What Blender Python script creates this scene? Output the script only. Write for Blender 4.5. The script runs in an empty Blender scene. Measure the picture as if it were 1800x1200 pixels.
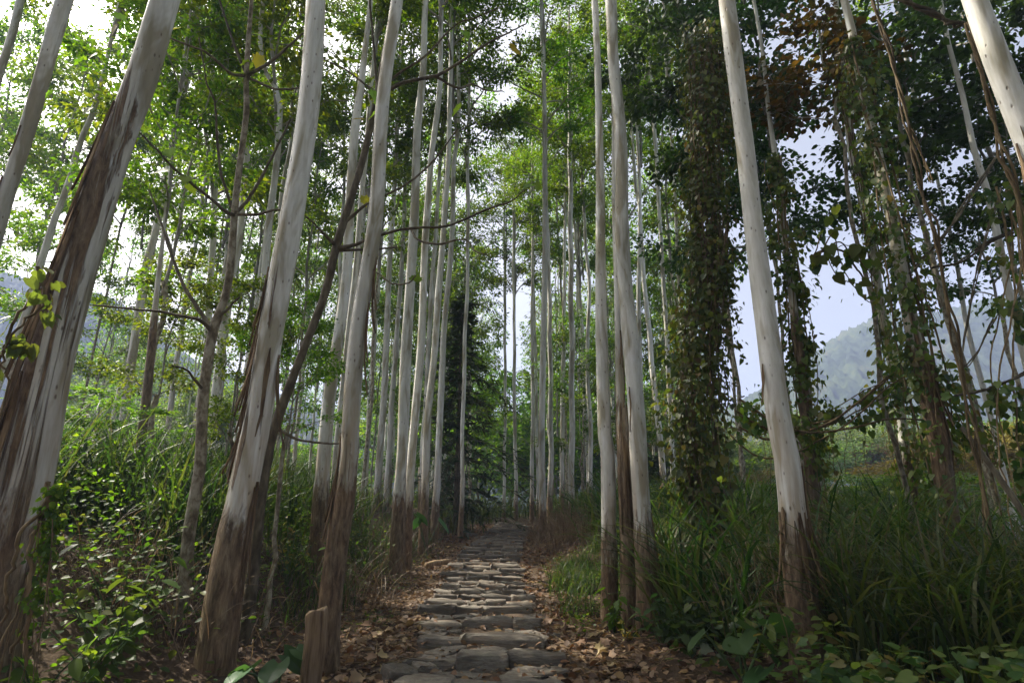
import bpy, math
import numpy as np
from mathutils import Vector, Matrix, Quaternion
R = math.radians
SC = bpy.context.scene
COL = SC.collection

# ------------------------------------------------------------------ camera, sky, sun, exposure
PITCH = R(16.4)
CAMZ = 1.5
cam_d = bpy.data.cameras.new('camera')
cam_d.lens = 20.0
cam_d.sensor_width = 36.0
cam_d.clip_end = 6000
cam = bpy.data.objects.new('camera', cam_d)
COL.objects.link(cam)
cam.location = (0, 0, CAMZ)
cam.rotation_euler = (R(90) + PITCH, 0, 0)
SC.camera = cam

SUN_ROT, SUN_EL = R(-60), R(47)
w = bpy.data.worlds.new('World')
SC.world = w
w.use_nodes = True
nt = w.node_tree
for n in list(nt.nodes):
    nt.nodes.remove(n)
sky = nt.nodes.new('ShaderNodeTexSky')
sky.sky_type = 'NISHITA'
sky.sun_disc = False
sky.sun_elevation = SUN_EL
sky.sun_rotation = SUN_ROT
sky.air_density = 0.75
sky.dust_density = 8.0
sky.ozone_density = 0.4
bg = nt.nodes.new('ShaderNodeBackground')
bg.inputs['Strength'].default_value = 0.105
wo = nt.nodes.new('ShaderNodeOutputWorld')
pal = nt.nodes.new('ShaderNodeHueSaturation')   # pale hazy morning sky, the same all round
pal.inputs['Saturation'].default_value = 0.45
pal.inputs['Value'].default_value = 1.3
nt.links.new(sky.outputs[0], pal.inputs['Color'])
nt.links.new(pal.outputs[0], bg.inputs[0])
nt.links.new(bg.outputs[0], wo.inputs[0])
sun_d = bpy.data.lights.new('sun', 'SUN')
sun_d.energy = 5.0
sun_d.angle = R(0.6)
sun_d.color = (1.0, 0.93, 0.80)
sun = bpy.data.objects.new('sun', sun_d)
COL.objects.link(sun)
sdir = Vector((math.sin(SUN_ROT) * math.cos(SUN_EL), math.cos(SUN_ROT) * math.cos(SUN_EL), math.sin(SUN_EL)))
sun.rotation_euler = sdir.to_track_quat('Z', 'Y').to_euler()
sun.location = sdir * 60
SC.view_settings.view_transform = 'Standard'
SC.view_settings.look = 'None'
SC.view_settings.exposure = 1.15
SC.view_settings.gamma = 1.0
cy = SC.cycles
cy.max_bounces = 7
cy.diffuse_bounces = 4
cy.glossy_bounces = 2
cy.transmission_bounces = 4
cy.volume_bounces = 0
cy.use_denoising = True

# ------------------------------------------------------------------ helpers
rng = np.random.default_rng(7)


def smooth(a, b, x):
    t = np.clip((np.asarray(x, float) - a) / (b - a), 0, 1)
    return t * t * (3 - 2 * t)


def P(px, py, Y):
    """photo pixel -> point on the upright plane y = Y, and the scale metres per pixel there"""
    u, v = (px - 900) / 1000.0, (py - 600) / 1000.0
    d = np.array([u, math.cos(PITCH) + v * math.sin(PITCH), math.sin(PITCH) - v * math.cos(PITCH)])
    t = Y / d[1]
    return d * t + np.array([0, 0, CAMZ]), t / 1000.0


def tag(o, label=None, cat=None, group=None, kind=None):
    if label: o['label'] = label
    if cat: o['category'] = cat
    if group: o['group'] = group
    if kind: o['kind'] = kind
    return o


def empty(name, loc=(0, 0, 0)):
    o = bpy.data.objects.new(name, None)
    o.empty_display_size = 0.2
    o.location = loc
    COL.objects.link(o)
    return o


def mesh(name, V, Fs, mat, smooth_=True, attrs=None):
    V = np.asarray(V, np.float32)
    Fs = [np.asarray(f, np.int32) for f in Fs if len(f)]
    me = bpy.data.meshes.new(name)
    me.vertices.add(len(V))
    me.vertices.foreach_set('co', V.ravel())
    lv = np.concatenate([f.ravel() for f in Fs])
    tot = np.concatenate([np.full(len(f), f.shape[1], np.int32) for f in Fs])
    st = np.concatenate([[0], np.cumsum(tot)[:-1]]).astype(np.int32)
    me.loops.add(len(lv))
    me.loops.foreach_set('vertex_index', lv)
    me.polygons.add(len(tot))
    me.polygons.foreach_set('loop_start', st)
    if smooth_:
        me.polygons.foreach_set('use_smooth', np.ones(len(tot), bool))
    me.update(calc_edges=True)
    me.validate()
    for k, a in (attrs or {}).items():
        at = me.attributes.new(k, 'FLOAT', 'POINT')
        at.data.foreach_set('value', np.asarray(a, np.float32))
    me.materials.append(mat)
    return me


def obj(name, me, parent=None, loc=None, mi=None):
    o = bpy.data.objects.new(name, me)
    COL.objects.link(o)
    if parent is not None:
        o.parent = parent
    if loc is not None:
        o.location = loc
    return o


class Geo:
    def __init__(s):
        s.V, s.T, s.Q, s.n = [], [], [], 0

    def add(s, V, F):
        V = np.asarray(V, float).reshape(-1, 3)
        F = np.asarray(F, int)
        if F.shape[1] == 3:
            s.T.append(F + s.n)
        else:
            s.Q.append(F + s.n)
        s.V.append(V)
        s.n += len(V)

    def mesh(s, name, mat, smooth_=True, attrs=None):
        Fs = []
        if s.T: Fs.append(np.concatenate(s.T))
        if s.Q: Fs.append(np.concatenate(s.Q))
        return mesh(name, np.concatenate(s.V), Fs, mat, smooth_, attrs)


def norm(a):
    a = np.asarray(a, float)
    return a / np.maximum(np.linalg.norm(a, axis=-1, keepdims=True), 1e-9)


def tube(pts, rad, sides=6, wob=0.0, r_=None):
    pts = np.asarray(pts, float)
    n = len(pts)
    rad = np.broadcast_to(np.asarray(rad, float), (n,))
    tan = norm(np.gradient(pts, axis=0))
    ref = np.array([1.0, 0, 0]) if abs(tan[0][0]) < 0.8 else np.array([0, 1.0, 0])
    a = np.arange(sides) * 2 * math.pi / sides
    V = np.zeros((n, sides, 3))
    for i in range(n):
        s = norm(ref - tan[i] * np.dot(ref, tan[i]))
        ref = s
        b = np.cross(tan[i], s)
        r = np.full(sides, rad[i])
        if wob and r_ is not None:
            r = r * (1 + wob * r_.normal(size=sides))
        V[i] = pts[i] + (np.cos(a)[:, None] * s + np.sin(a)[:, None] * b) * r[:, None]
    i, j = np.meshgrid(np.arange(n - 1), np.arange(sides), indexing='ij')
    k = (j + 1) % sides
    Q = np.stack([i * sides + j, i * sides + k, (i + 1) * sides + k, (i + 1) * sides + j], -1).reshape(-1, 4)
    return V.reshape(-1, 3), Q


def smooth_path(pts, m):
    """Catmull-Rom through pts (k,d), m samples per segment"""
    p = np.asarray(pts, float)
    if len(p) < 3:
        t = np.linspace(0, 1, m * (len(p) - 1) + 1)[:, None]
        return p[0] + (p[-1] - p[0]) * t
    q = np.vstack([2 * p[0] - p[1], p, 2 * p[-1] - p[-2]])
    out = []
    for i in range(1, len(q) - 2):
        t = np.linspace(0, 1, m, endpoint=False)[:, None]
        a, b, c, d = q[i - 1], q[i], q[i + 1], q[i + 2]
        out.append(0.5 * (2 * b + (c - a) * t + (2 * a - 5 * b + 4 * c - d) * t ** 2 + (3 * b - a - 3 * c + d) * t ** 3))
    out.append(p[-1:])
    return np.vstack(out)


# leaf templates: u along the leaf, v across, w out of the blade
T_DIAMOND = (np.array([[0, 0, 0], [.45, .5, .07], [1, 0, -.06], [.45, -.5, .07]]), np.array([[0, 2, 1], [0, 3, 2]]))
T_OVATE = (np.array([[0, 0, 0], [.22, .40, .06], [.6, .42, .02], [1, 0, -.14], [.6, -.42, .02], [.22, -.40, .06], [.45, 0, -.02]]),
           np.array([[0, 6, 1], [1, 6, 2], [2, 6, 3], [3, 6, 4], [4, 6, 5], [5, 6, 0]]))
T_HEART = (np.array([[0, 0, 0], [-.16, .22, .05], [-.02, .48, .05], [.35, .50, .02], [.72, .24, -.05], [1, 0, -.16],
                     [.72, -.24, -.05], [.35, -.50, .02], [-.02, -.48, .05], [-.16, -.22, .05], [.4, 0, -.04]]),
           np.array([[0, 10, 1], [1, 10, 2], [2, 10, 3], [3, 10, 4], [4, 10, 5], [5, 10, 6], [6, 10, 7], [7, 10, 8], [8, 10, 9], [9, 10, 0]]))
_pl = [(0, 0), (-.12, .30), (.10, .36), (.12, .55), (.36, .42), (.52, .50), (.62, .26), (1, 0)]
_pv = [(a, b, .06 * abs(b) * 2 - .10 * a * a) for a, b in _pl] + [(a, -b, .06 * abs(b) * 2 - .10 * a * a) for a, b in _pl[-2:0:-1]] + [(.35, 0, -.02)]
T_PALM = (np.array(_pv), np.array([[i, len(_pv) - 1, (i + 1) % (len(_pv) - 1)] for i in range(len(_pv) - 1)]))


def leaves(geo, c, d, n, L, W, T):
    """c,d,n (N,3); L,W (N,)"""
    c = np.asarray(c, float)
    d = norm(d)
    n = norm(np.asarray(n, float) - d * np.sum(n * d, -1, keepdims=True))
    s = np.cross(n, d)
    tv, tf = T
    N = len(c)
    L = np.broadcast_to(L, (N,))[:, None, None]
    W = np.broadcast_to(W, (N,))[:, None, None]
    V = c[:, None] + d[:, None] * (tv[None, :, 0:1] * L) + s[:, None] * (tv[None, :, 1:2] * W) + n[:, None] * (tv[None, :, 2:3] * L)
    F = tf[None] + (np.arange(N) * len(tv))[:, None, None]
    geo.add(V.reshape(-1, 3), F.reshape(-1, tf.shape[1]))


def blades(geo, base, az, L, phi0, phi1, W, seg=6):
    """arching grass blades"""
    N = len(base)
    t = np.linspace(0, 1, seg + 1)
    ph = phi0[:, None] + phi1[:, None] * t[None] ** 1.3
    dl = (L / seg)[:, None]
    hx = np.concatenate([np.zeros((N, 1)), np.cumsum(np.sin(ph[:, :-1]) * dl, 1)], 1)
    hz = np.concatenate([np.zeros((N, 1)), np.cumsum(np.cos(ph[:, :-1]) * dl, 1)], 1)
    dx, dy = np.cos(az), np.sin(az)
    C = np.stack([base[:, 0:1] + hx * dx[:, None], base[:, 1:2] + hx * dy[:, None], base[:, 2:3] + hz], -1)
    wd = W[:, None] * (np.minimum(1, 0.55 + 2.0 * t) * (1 - t ** 3) + 0.04)[None]
    tw = rng.uniform(-.7, .7, N)
    sx = np.stack([-dy * np.cos(tw), dx * np.cos(tw), np.sin(tw)], -1)
    A = C + sx[:, None] * wd[..., None] * .5
    B = C - sx[:, None] * wd[..., None] * .5
    V = np.stack([A, B], 2).reshape(N, -1, 3)
    i = np.arange(seg)
    q = np.stack([2 * i, 2 * i + 1, 2 * i + 3, 2 * i + 2], -1)
    F = q[None] + (np.arange(N) * (2 * (seg + 1)))[:, None, None]
    geo.add(V.reshape(-1, 3), F.reshape(-1, 4))


# ------------------------------------------------------------------ materials
def new_mat(name):
    m = bpy.data.materials.new(name)
    m.use_nodes = True
    t = m.node_tree
    for n in list(t.nodes):
        t.nodes.remove(n)
    out = t.nodes.new('ShaderNodeOutputMaterial')
    return m, t, out


def N(t, typ, **kw):
    n = t.nodes.new(typ)
    for k, v in kw.items():
        if k.startswith('i_'):
            key = k[2:].replace('_', ' ')
            n.inputs[key].default_value = v
        else:
            setattr(n, k, v)
    return n


def ramp(t, fac, stops, interp='LINEAR'):
    r = t.nodes.new('ShaderNodeValToRGB')
    r.color_ramp.interpolation = interp
    e = r.color_ramp.elements
    while len(e) < len(stops):
        e.new(0.5)
    for el, (p, c) in zip(e, stops):
        el.position = p
        el.color = (c[0], c[1], c[2], 1) if not np.isscalar(c) else (c, c, c, 1)
    t.links.new(fac, r.inputs[0])
    return r.outputs[0]


def mixc(t, fac, a, b, mode='MIX'):
    m = t.nodes.new('ShaderNodeMix')
    m.data_type = 'RGBA'
    m.blend_type = mode
    for sock, v in ((m.inputs[0], fac), (m.inputs[6], a), (m.inputs[7], b)):
        if isinstance(v, bpy.types.NodeSocket):
            t.links.new(v, sock)
        elif np.isscalar(v):
            sock.default_value = v
        else:
            sock.default_value = (v[0], v[1], v[2], 1)
    return m.outputs[2]


def mth(t, op, a, b=None, c=None):
    m = t.nodes.new('ShaderNodeMath')
    m.operation = op
    for s, v in zip(m.inputs, (a, b, c)):
        if v is None: continue
        if isinstance(v, bpy.types.NodeSocket):
            t.links.new(v, s)
        else:
            s.default_value = v
    return m.outputs[0]


def noise(t, vec, scale, detail=3, rough=.55, dist=0.0):
    n = N(t, 'ShaderNodeTexNoise')
    n.inputs['Scale'].default_value = scale
    n.inputs['Detail'].default_value = detail
    n.inputs['Roughness'].default_value = rough
    n.inputs['Distortion'].default_value = dist
    if vec is not None:
        t.links.new(vec, n.inputs['Vector'])
    return n.outputs[0]


def mapped(t, vec, sc):
    m = t.nodes.new('ShaderNodeMapping')
    m.inputs['Scale'].default_value = sc
    t.links.new(vec, m.inputs['Vector'])
    return m.outputs[0]


def leaf_mat(name, cols, trans, tfac=.5, rough=.45, spec=.35, hue=0.03):
    m, t, out = new_mat(name)
    g = N(t, 'ShaderNodeNewGeometry')
    oi = N(t, 'ShaderNodeObjectInfo')
    k = len(cols)
    base = ramp(t, g.outputs['Random Per Island'], [(i / max(1, k - 1), c) for i, c in enumerate(cols)])
    hs = N(t, 'ShaderNodeHueSaturation')
    t.links.new(base, hs.inputs['Color'])
    mr = N(t, 'ShaderNodeMapRange')
    mr.inputs['To Min'].default_value = .5 - hue
    mr.inputs['To Max'].default_value = .5 + hue * .6
    t.links.new(oi.outputs['Random'], mr.inputs['Value'])
    t.links.new(mr.outputs[0], hs.inputs['Hue'])
    mv = N(t, 'ShaderNodeMapRange')
    mv.inputs['To Min'].default_value = .8
    mv.inputs['To Max'].default_value = 1.2
    t.links.new(oi.outputs['Random'], mv.inputs['Value'])
    t.links.new(mv.outputs[0], hs.inputs['Value'])
    tc = mixc(t, 1.0, hs.outputs[0], trans, 'MULTIPLY')
    b = N(t, 'ShaderNodeBsdfPrincipled')
    t.links.new(hs.outputs[0], b.inputs['Base Color'])
    b.inputs['Roughness'].default_value = rough
    b.inputs['Specular IOR Level'].default_value = spec
    tr = N(t, 'ShaderNodeBsdfTranslucent')
    t.links.new(tc, tr.inputs['Color'])
    mx = N(t, 'ShaderNodeMixShader')
    mx.inputs[0].default_value = tfac
    t.links.new(b.outputs[0], mx.inputs[1])
    t.links.new(tr.outputs[0], mx.inputs[2])
    t.links.new(mx.outputs[0], out.inputs[0])
    return m


M = {}
M['canopy'] = leaf_mat('canopy_leaf', [(.029, .060, .009), (.045, .090, .010), (.066, .118, .013), (.11, .148, .017)], (2.3, 2.45, .55), .55)
M['bright'] = leaf_mat('bright_leaf', [(.035, .072, .009), (.056, .106, .011), (.085, .142, .014), (.13, .165, .020)], (2.3, 2.4, .6), .55)
M['vine'] = leaf_mat('vine_leaf', [(.030, .065, .018), (.045, .085, .018), (.07, .11, .022), (.09, .12, .025), (.10, .13, .03), (.11, .08, .03)], (2.3, 2.3, 1.0), .45)
M['autumn'] = leaf_mat('autumn_leaf', [(.04, .055, .015), (.075, .06, .018), (.11, .07, .018), (.13, .09, .018), (.04, .06, .015)], (2.0, 1.9, .7), .45)
M['dark'] = leaf_mat('dark_leaf', [(.022, .05, .016), (.032, .065, .018), (.045, .085, .022)], (2.0, 2.2, 1.0), .4)
M['conifer'] = leaf_mat('conifer_needle', [(.018, .036, .014), (.028, .052, .017), (.045, .062, .022), (.05, .04, .02)], (1.3, 1.4, .8), .25)
M['grass'] = leaf_mat('grass_blade', [(.012, .028, .010), (.022, .046, .010), (.036, .066, .012), (.055, .080, .015), (.085, .095, .022), (.03, .06, .011), (.09, .072, .03)], (2.0, 2.2, 1.1), .42, .45, .28)
M['drygrass'] = leaf_mat('dry_grass_blade', [(.10, .075, .04), (.16, .12, .07), (.24, .19, .11), (.09, .055, .03)], (1.4, 1.3, 1.0), .25, .6)
M['herb'] = leaf_mat('herb_leaf', [(.022, .045, .012), (.036, .07, .015), (.058, .095, .018), (.11, .12, .025)], (2.2, 2.3, .9), .45, .5, .2)
M['litter'] = leaf_mat('dry_leaf', [(.07, .042, .024), (.13, .085, .048), (.20, .14, .08), (.27, .19, .10), (.17, .085, .035), (.28, .20, .07)], (1.1, .95, .7), .2, .6)
M['taro'] = leaf_mat('taro_leaf', [(.035, .085, .03), (.05, .11, .035)], (1.9, 2.1, 1.0), .35, .4)
M['yellow'] = leaf_mat('yellow_leaf', [(.22, .24, .03), (.35, .28, .03)], (1.7, 1.7, 1.0), .55)
M['palmate'] = leaf_mat('palmate_leaf', [(.06, .12, .018), (.09, .16, .02), (.14, .20, .025)], (2.3, 2.4, 1.0), .6)
M['gold'] = leaf_mat('gold_leaf', [(.17, .15, .03), (.24, .19, .04), (.12, .13, .03)], (1.7, 1.7, .9), .4)
M['red'] = leaf_mat('red_leaf', [(.22, .05, .04), (.28, .08, .05), (.15, .05, .03)], (1.6, 1.2, 1.0), .4)
M['pale'] = leaf_mat('pale_leaf', [(.07, .12, .03), (.10, .16, .04), (.15, .19, .05)], (1.8, 1.9, 1.0), .4)


def bark_mat():
    m, t, out = new_mat('eucalyptus_bark')
    tc = N(t, 'ShaderNodeTexCoord')
    oi = N(t, 'ShaderNodeObjectInfo')
    ofs = N(t, 'ShaderNodeVectorMath', operation='SCALE')
    cmb = N(t, 'ShaderNodeCombineXYZ')
    t.links.new(oi.outputs['Random'], cmb.inputs[2])
    t.links.new(cmb.outputs[0], ofs.inputs[0])
    ofs.inputs['Scale'].default_value = 37.0
    add = N(t, 'ShaderNodeVectorMath', operation='ADD')
    t.links.new(tc.outputs['Object'], add.inputs[0])
    t.links.new(ofs.outputs[0], add.inputs[1])
    v = add.outputs[0]
    bk = N(t, 'ShaderNodeAttribute', attribute_name='bk').outputs['Fac']
    pe = N(t, 'ShaderNodeAttribute', attribute_name='peel').outputs['Fac']
    long1 = noise(t, mapped(t, v, (7, 7, .55)), 1.0, 4, .6, .3)
    pale = ramp(t, long1, [(.22, (.36, .325, .25)), (.38, (.60, .575, .50)), (.60, (.76, .74, .68)), (.80, (.50, .46, .36))])
    fine = noise(t, mapped(t, v, (30, 30, 5)), 1.0, 4, .65)
    pale = mixc(t, .55, pale, ramp(t, fine, [(.3, .35), (.7, .75)]), 'OVERLAY')
    # tan and olive patches
    pt = ramp(t, noise(t, mapped(t, v, (4, 4, .8)), 1.0, 3, .6, .6), [(.50, 0.0), (.60, .75)])
    pale = mixc(t, pt, pale, (.30, .25, .14))
    stain = noise(t, mapped(t, v, (2.2, 2.2, .35)), 1.0, 4, .6, .4)
    pale = mixc(t, 1.0, pale, ramp(t, stain, [(.34, (.56, .56, .52)), (.50, (.86, .86, .84)), (.62, (1.0, 1.0, 1.0))]), 'MULTIPLY')
    tint = mth(t, 'MULTIPLY', ramp(t, mth(t, 'MULTIPLY', bk, .6), [(.0, .8), (1.0, 0.0)]), ramp(t, noise(t, mapped(t, v, (11, 11, 1.0)), 1.0, 4, .6), [(.40, 0.0), (.60, 1.0)]))
    pale = mixc(t, tint, pale, (.37, .275, .17))
    # pits and scars
    vo = N(t, 'ShaderNodeTexVoronoi')
    vo.inputs['Scale'].default_value = 1.0
    t.links.new(mapped(t, v, (20, 20, 8)), vo.inputs['Vector'])
    sepc = N(t, 'ShaderNodeSeparateColor')
    t.links.new(vo.outputs['Color'], sepc.inputs[0])
    sel = mth(t, 'GREATER_THAN', sepc.outputs[0], .5)
    pit = mth(t, 'MULTIPLY', sel, ramp(t, vo.outputs['Distance'], [(.07, 1.0), (.20, 0.0)]))
    pale = mixc(t, mth(t, 'MULTIPLY', pit, .8), pale, (.12, .08, .05))
    # rough brown stocking at the foot
    jag = noise(t, mapped(t, v, (6, 6, 1.6)), 1.0, 4, .65, .5)
    jag2 = noise(t, mapped(t, v, (26, 26, 6.0)), 1.0, 4, .65)
    edge = mth(t, 'ADD', bk, mth(t, 'ADD', mth(t, 'MULTIPLY', mth(t, 'SUBTRACT', jag, .5), 1.7), mth(t, 'MULTIPLY', mth(t, 'SUBTRACT', jag2, .5), 1.0)))
    fb = ramp(t, mth(t, 'MULTIPLY_ADD', edge, 3.0, .5), [(.0, 1.0), (1.0, 0.0)])
    rg = noise(t, mapped(t, v, (20, 20, 4.5)), 1.0, 6, .72, .5)
    br = ramp(t, rg, [(.28, (.036, .024, .013)), (.43, (.110, .074, .042)), (.56, (.205, .148, .088)), (.74, (.36, .28, .175))])
    big = noise(t, mapped(t, v, (3, 3, 1.2)), 1.0, 2)
    br = mixc(t, ramp(t, big, [(.4, 0.0), (.65, .6)]), br, mixc(t, 1.0, br, (1.2, .98, .85), 'MULTIPLY'))
    # peeling strips on one flank
    strip = noise(t, mapped(t, v, (14, 14, .45)), 1.0, 4, .6, .35)
    fp = ramp(t, mth(t, 'ADD', strip, mth(t, 'MULTIPLY', mth(t, 'SUBTRACT', pe, .5), .30)), [(.52, 0.0), (.58, 1.0)])
    fpe = mth(t, 'MULTIPLY', fp, mth(t, 'GREATER_THAN', pe, .01))
    fac = mth(t, 'MAXIMUM', fb, fpe)
    col = mixc(t, fac, pale, br)
    # each tree a little darker or warmer
    hs = N(t, 'ShaderNodeHueSaturation')
    t.links.new(col, hs.inputs['Color'])
    mr = N(t, 'ShaderNodeMapRange')
    mr.inputs['To Min'].default_value = .88
    mr.inputs['To Max'].default_value = 1.1
    t.links.new(oi.outputs['Random'], mr.inputs['Value'])
    t.links.new(mr.outputs[0], hs.inputs['Value'])
    b = N(t, 'ShaderNodeBsdfPrincipled')
    t.links.new(hs.outputs[0], b.inputs['Base Color'])
    b.inputs['Roughness'].default_value = .62
    b.inputs['Specular IOR Level'].default_value = .3
    hgt = mth(t, 'ADD', mth(t, 'MULTIPLY', mth(t, 'MULTIPLY', rg, fac), 1.2), mth(t, 'ADD', mth(t, 'MULTIPLY', fine, .12), mth(t, 'MULTIPLY', fac, .35)))
    hgt = mth(t, 'SUBTRACT', hgt, mth(t, 'MULTIPLY', pit, .3))
    bp = N(t, 'ShaderNodeBump')
    bp.inputs['Strength'].default_value = .9
    bp.inputs['Distance'].default_value = .025
    t.links.new(hgt, bp.inputs['Height'])
    t.links.new(bp.outputs[0], b.inputs['Normal'])
    t.links.new(b.outputs[0], out.inputs[0])
    return m


def simple_mat(name, stops, sc=(6, 6, 1.5), rough=.8, bump=.6, dist=.01, detail=5):
    m, t, out = new_mat(name)
    tc = N(t, 'ShaderNodeTexCoord')
    oi = N(t, 'ShaderNodeObjectInfo')
    add = N(t, 'ShaderNodeVectorMath', operation='ADD')
    t.links.new(tc.outputs['Object'], add.inputs[0])
    t.links.new(oi.outputs['Location'], add.inputs[1])
    nz = noise(t, mapped(t, add.outputs[0], sc), 1.0, detail, .62, .3)
    c = ramp(t, nz, stops)
    hs = N(t, 'ShaderNodeHueSaturation')
    t.links.new(c, hs.inputs['Color'])
    mr = N(t, 'ShaderNodeMapRange')
    mr.inputs['To Min'].default_value = .7
    mr.inputs['To Max'].default_value = 1.3
    t.links.new(oi.outputs['Random'], mr.inputs['Value'])
    t.links.new(mr.outputs[0], hs.inputs['Value'])
    b = N(t, 'ShaderNodeBsdfPrincipled')
    t.links.new(hs.outputs[0], b.inputs['Base Color'])
    b.inputs['Roughness'].default_value = rough
    b.inputs['Specular IOR Level'].default_value = .25
    bp = N(t, 'ShaderNodeBump')
    bp.inputs['Strength'].default_value = bump
    bp.inputs['Distance'].default_value = dist
    t.links.new(nz, bp.inputs['Height'])
    t.links.new(bp.outputs[0], b.inputs['Normal'])
    t.links.new(b.outputs[0], out.inputs[0])
    return m


M['bark'] = bark_mat()
M['strip'] = simple_mat('peeled_bark', [(.3, (.06, .036, .020)), (.5, (.16, .105, .058)), (.72, (.34, .25, .145))], (25, 25, 2), .8, .7)
M['stem'] = simple_mat('grey_brown_stem', [(.3, (.05, .038, .026)), (.5, (.11, .09, .06)), (.7, (.20, .17, .12))], (14, 14, 5), .85, .6)
M['lichen'] = simple_mat('lichen_stem', [(.3, (.10, .078, .05)), (.46, (.22, .18, .12)), (.58, (.40, .36, .27)), (.75, (.52, .49, .40))], (16, 16, 9), .85, .6)
M['twig'] = simple_mat('pale_twig', [(.3, (.16, .14, .11)), (.7, (.36, .34, .29))], (8, 8, 3), .8, .3)
M['liana'] = simple_mat('liana_stem', [(.3, (.06, .04, .02)), (.55, (.17, .12, .06)), (.75, (.30, .23, .12))], (20, 20, 5), .8, .6)
M['wood'] = simple_mat('weathered_wood', [(.3, (.12, .075, .04)), (.5, (.30, .205, .12)), (.72, (.44, .33, .21))], (30, 30, 2.0), .85, 1.0, .03)
M['greenstem'] = simple_mat('green_stalk', [(.3, (.05, .09, .03)), (.7, (.09, .15, .045))], (10, 10, 3), .5, .2)


def stone_mat():
    m, t, out = new_mat('path_stone')
    tc = N(t, 'ShaderNodeTexCoord')
    oi = N(t, 'ShaderNodeObjectInfo')
    add = N(t, 'ShaderNodeVectorMath', operation='ADD')
    t.links.new(tc.outputs['Object'], add.inputs[0])
    t.links.new(oi.outputs['Location'], add.inputs[1])
    v = add.outputs[0]
    n1 = noise(t, v, 5, 5, .65)
    n2 = noise(t, v, 32, 4, .6)
    c = ramp(t, n1, [(.28, (.065, .054, .041)), (.46, (.135, .115, .09)), (.60, (.20, .175, .138)), (.8, (.12, .094, .064))])
    c = mixc(t, .45, c, ramp(t, n2, [(.3, .3), (.7, .72)]), 'OVERLAY')
    # soil and crumbs worn into the low parts
    sp = noise(t, v, 2.6, 4, .7)
    c = mixc(t, ramp(t, sp, [(.48, 0.0), (.62, .85)]), c, (.14, .10, .066))
    hs = N(t, 'ShaderNodeHueSaturation')
    t.links.new(c, hs.inputs['Color'])
    mr = N(t, 'ShaderNodeMapRange')
    mr.inputs['To Min'].default_value = .7
    mr.inputs['To Max'].default_value = 1.25
    t.links.new(oi.outputs['Random'], mr.inputs['Value'])
    t.links.new(mr.outputs[0], hs.inputs['Value'])
    b = N(t, 'ShaderNodeBsdfPrincipled')
    t.links.new(hs.outputs[0], b.inputs['Base Color'])
    b.inputs['Roughness'].default_value = .75
    bp = N(t, 'ShaderNodeBump')
    bp.inputs['Strength'].default_value = .8
    bp.inputs['Distance'].default_value = .02
    t.links.new(mth(t, 'ADD', n1, mth(t, 'MULTIPLY', n2, .4)), bp.inputs['Height'])
    t.links.new(bp.outputs[0], b.inputs['Normal'])
    t.links.new(b.outputs[0], out.inputs[0])
    return m


def ground_mat(name, stops, s1=1.6, s2=22, far=None):
    m, t, out = new_mat(name)
    tc = N(t, 'ShaderNodeTexCoord')
    v = tc.outputs['Object']
    n1 = noise(t, v, s1, 5, .65)
    n2 = noise(t, v, s2, 5, .7)
    c = ramp(t, mth(t, 'ADD', mth(t, 'MULTIPLY', n1, .5), mth(t, 'MULTIPLY', n2, .5)), stops)
    if far:
        ln = N(t, 'ShaderNodeVectorMath', operation='LENGTH')
        t.links.new(v, ln.inputs[0])
        f = ramp(t, mth(t, 'DIVIDE', ln.outputs['Value'], 120.0), [(.25, 0.0), (.5, 1.0)])
        n3 = noise(t, v, .12, 5, .7)
        c = mixc(t, f, c, ramp(t, n3, far))
    b = N(t, 'ShaderNodeBsdfPrincipled')
    t.links.new(c, b.inputs['Base Color'])
    b.inputs['Roughness'].default_value = .9
    b.inputs['Specular IOR Level'].default_value = .15
    bp = N(t, 'ShaderNodeBump')
    bp.inputs['Strength'].default_value = 1.0
    bp.inputs['Distance'].default_value = .03
    t.links.new(n2, bp.inputs['Height'])
    t.links.new(bp.outputs[0], b.inputs['Normal'])
    t.links.new(b.outputs[0], out.inputs[0])
    return m


M['stone'] = stone_mat()
M['soil'] = ground_mat('forest_soil', [(.3, (.035, .024, .016)), (.5, (.075, .05, .032)), (.68, (.13, .09, .055))],
                       far=[(.35, (.04, .07, .022)), (.55, (.07, .10, .03)), (.7, (.12, .12, .04))])
M['dirt'] = ground_mat('trodden_dirt', [(.3, (.07, .048, .032)), (.5, (.13, .093, .063)), (.7, (.21, .16, .11))], 3.0, 30)
M['hill'] = ground_mat('wooded_hill', [(.36, (.008, .015, .009)), (.48, (.022, .036, .016)), (.56, (.045, .06, .022)), (.66, (.085, .062, .034))], .05, .30)  # dark base colour also stands in for shadow among the hill's trees

# ------------------------------------------------------------------ terrain
PY = np.array([0, 6, 7.5, 8.8, 9.7, 11.9, 15.5, 18.9, 22.5, 26, 32, 60])
PX = np.array([-.15, -.27, -.37, -.45, -.49, -.54, -.50, -.27, -.04, .1, .2, .3])
ZY = np.array([-40, 0, 6, 8.4, 12, 15.5, 19, 22.5, 27, 40, 70, 120, 300])
ZZ = np.array([-.2, -.05, .02, .08, .24, .42, .60, .74, .92, 1.15, 1.0, -2.0, -9])


def xp(y): return np.interp(y, PY, PX)


def zp(y): return np.interp(y, ZY, ZZ)


def lump(x, y):
    return (np.sin(x * 1.7 + y * .9) * np.sin(y * 1.3 - x * .6) * .06 + np.sin(x * .63 + 1.3) * np.sin(y * .47 + .4) * .14
            + np.sin(x * 4.1 + y * 2.2) * np.sin(y * 3.7 - x * 1.9) * .025)


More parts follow.
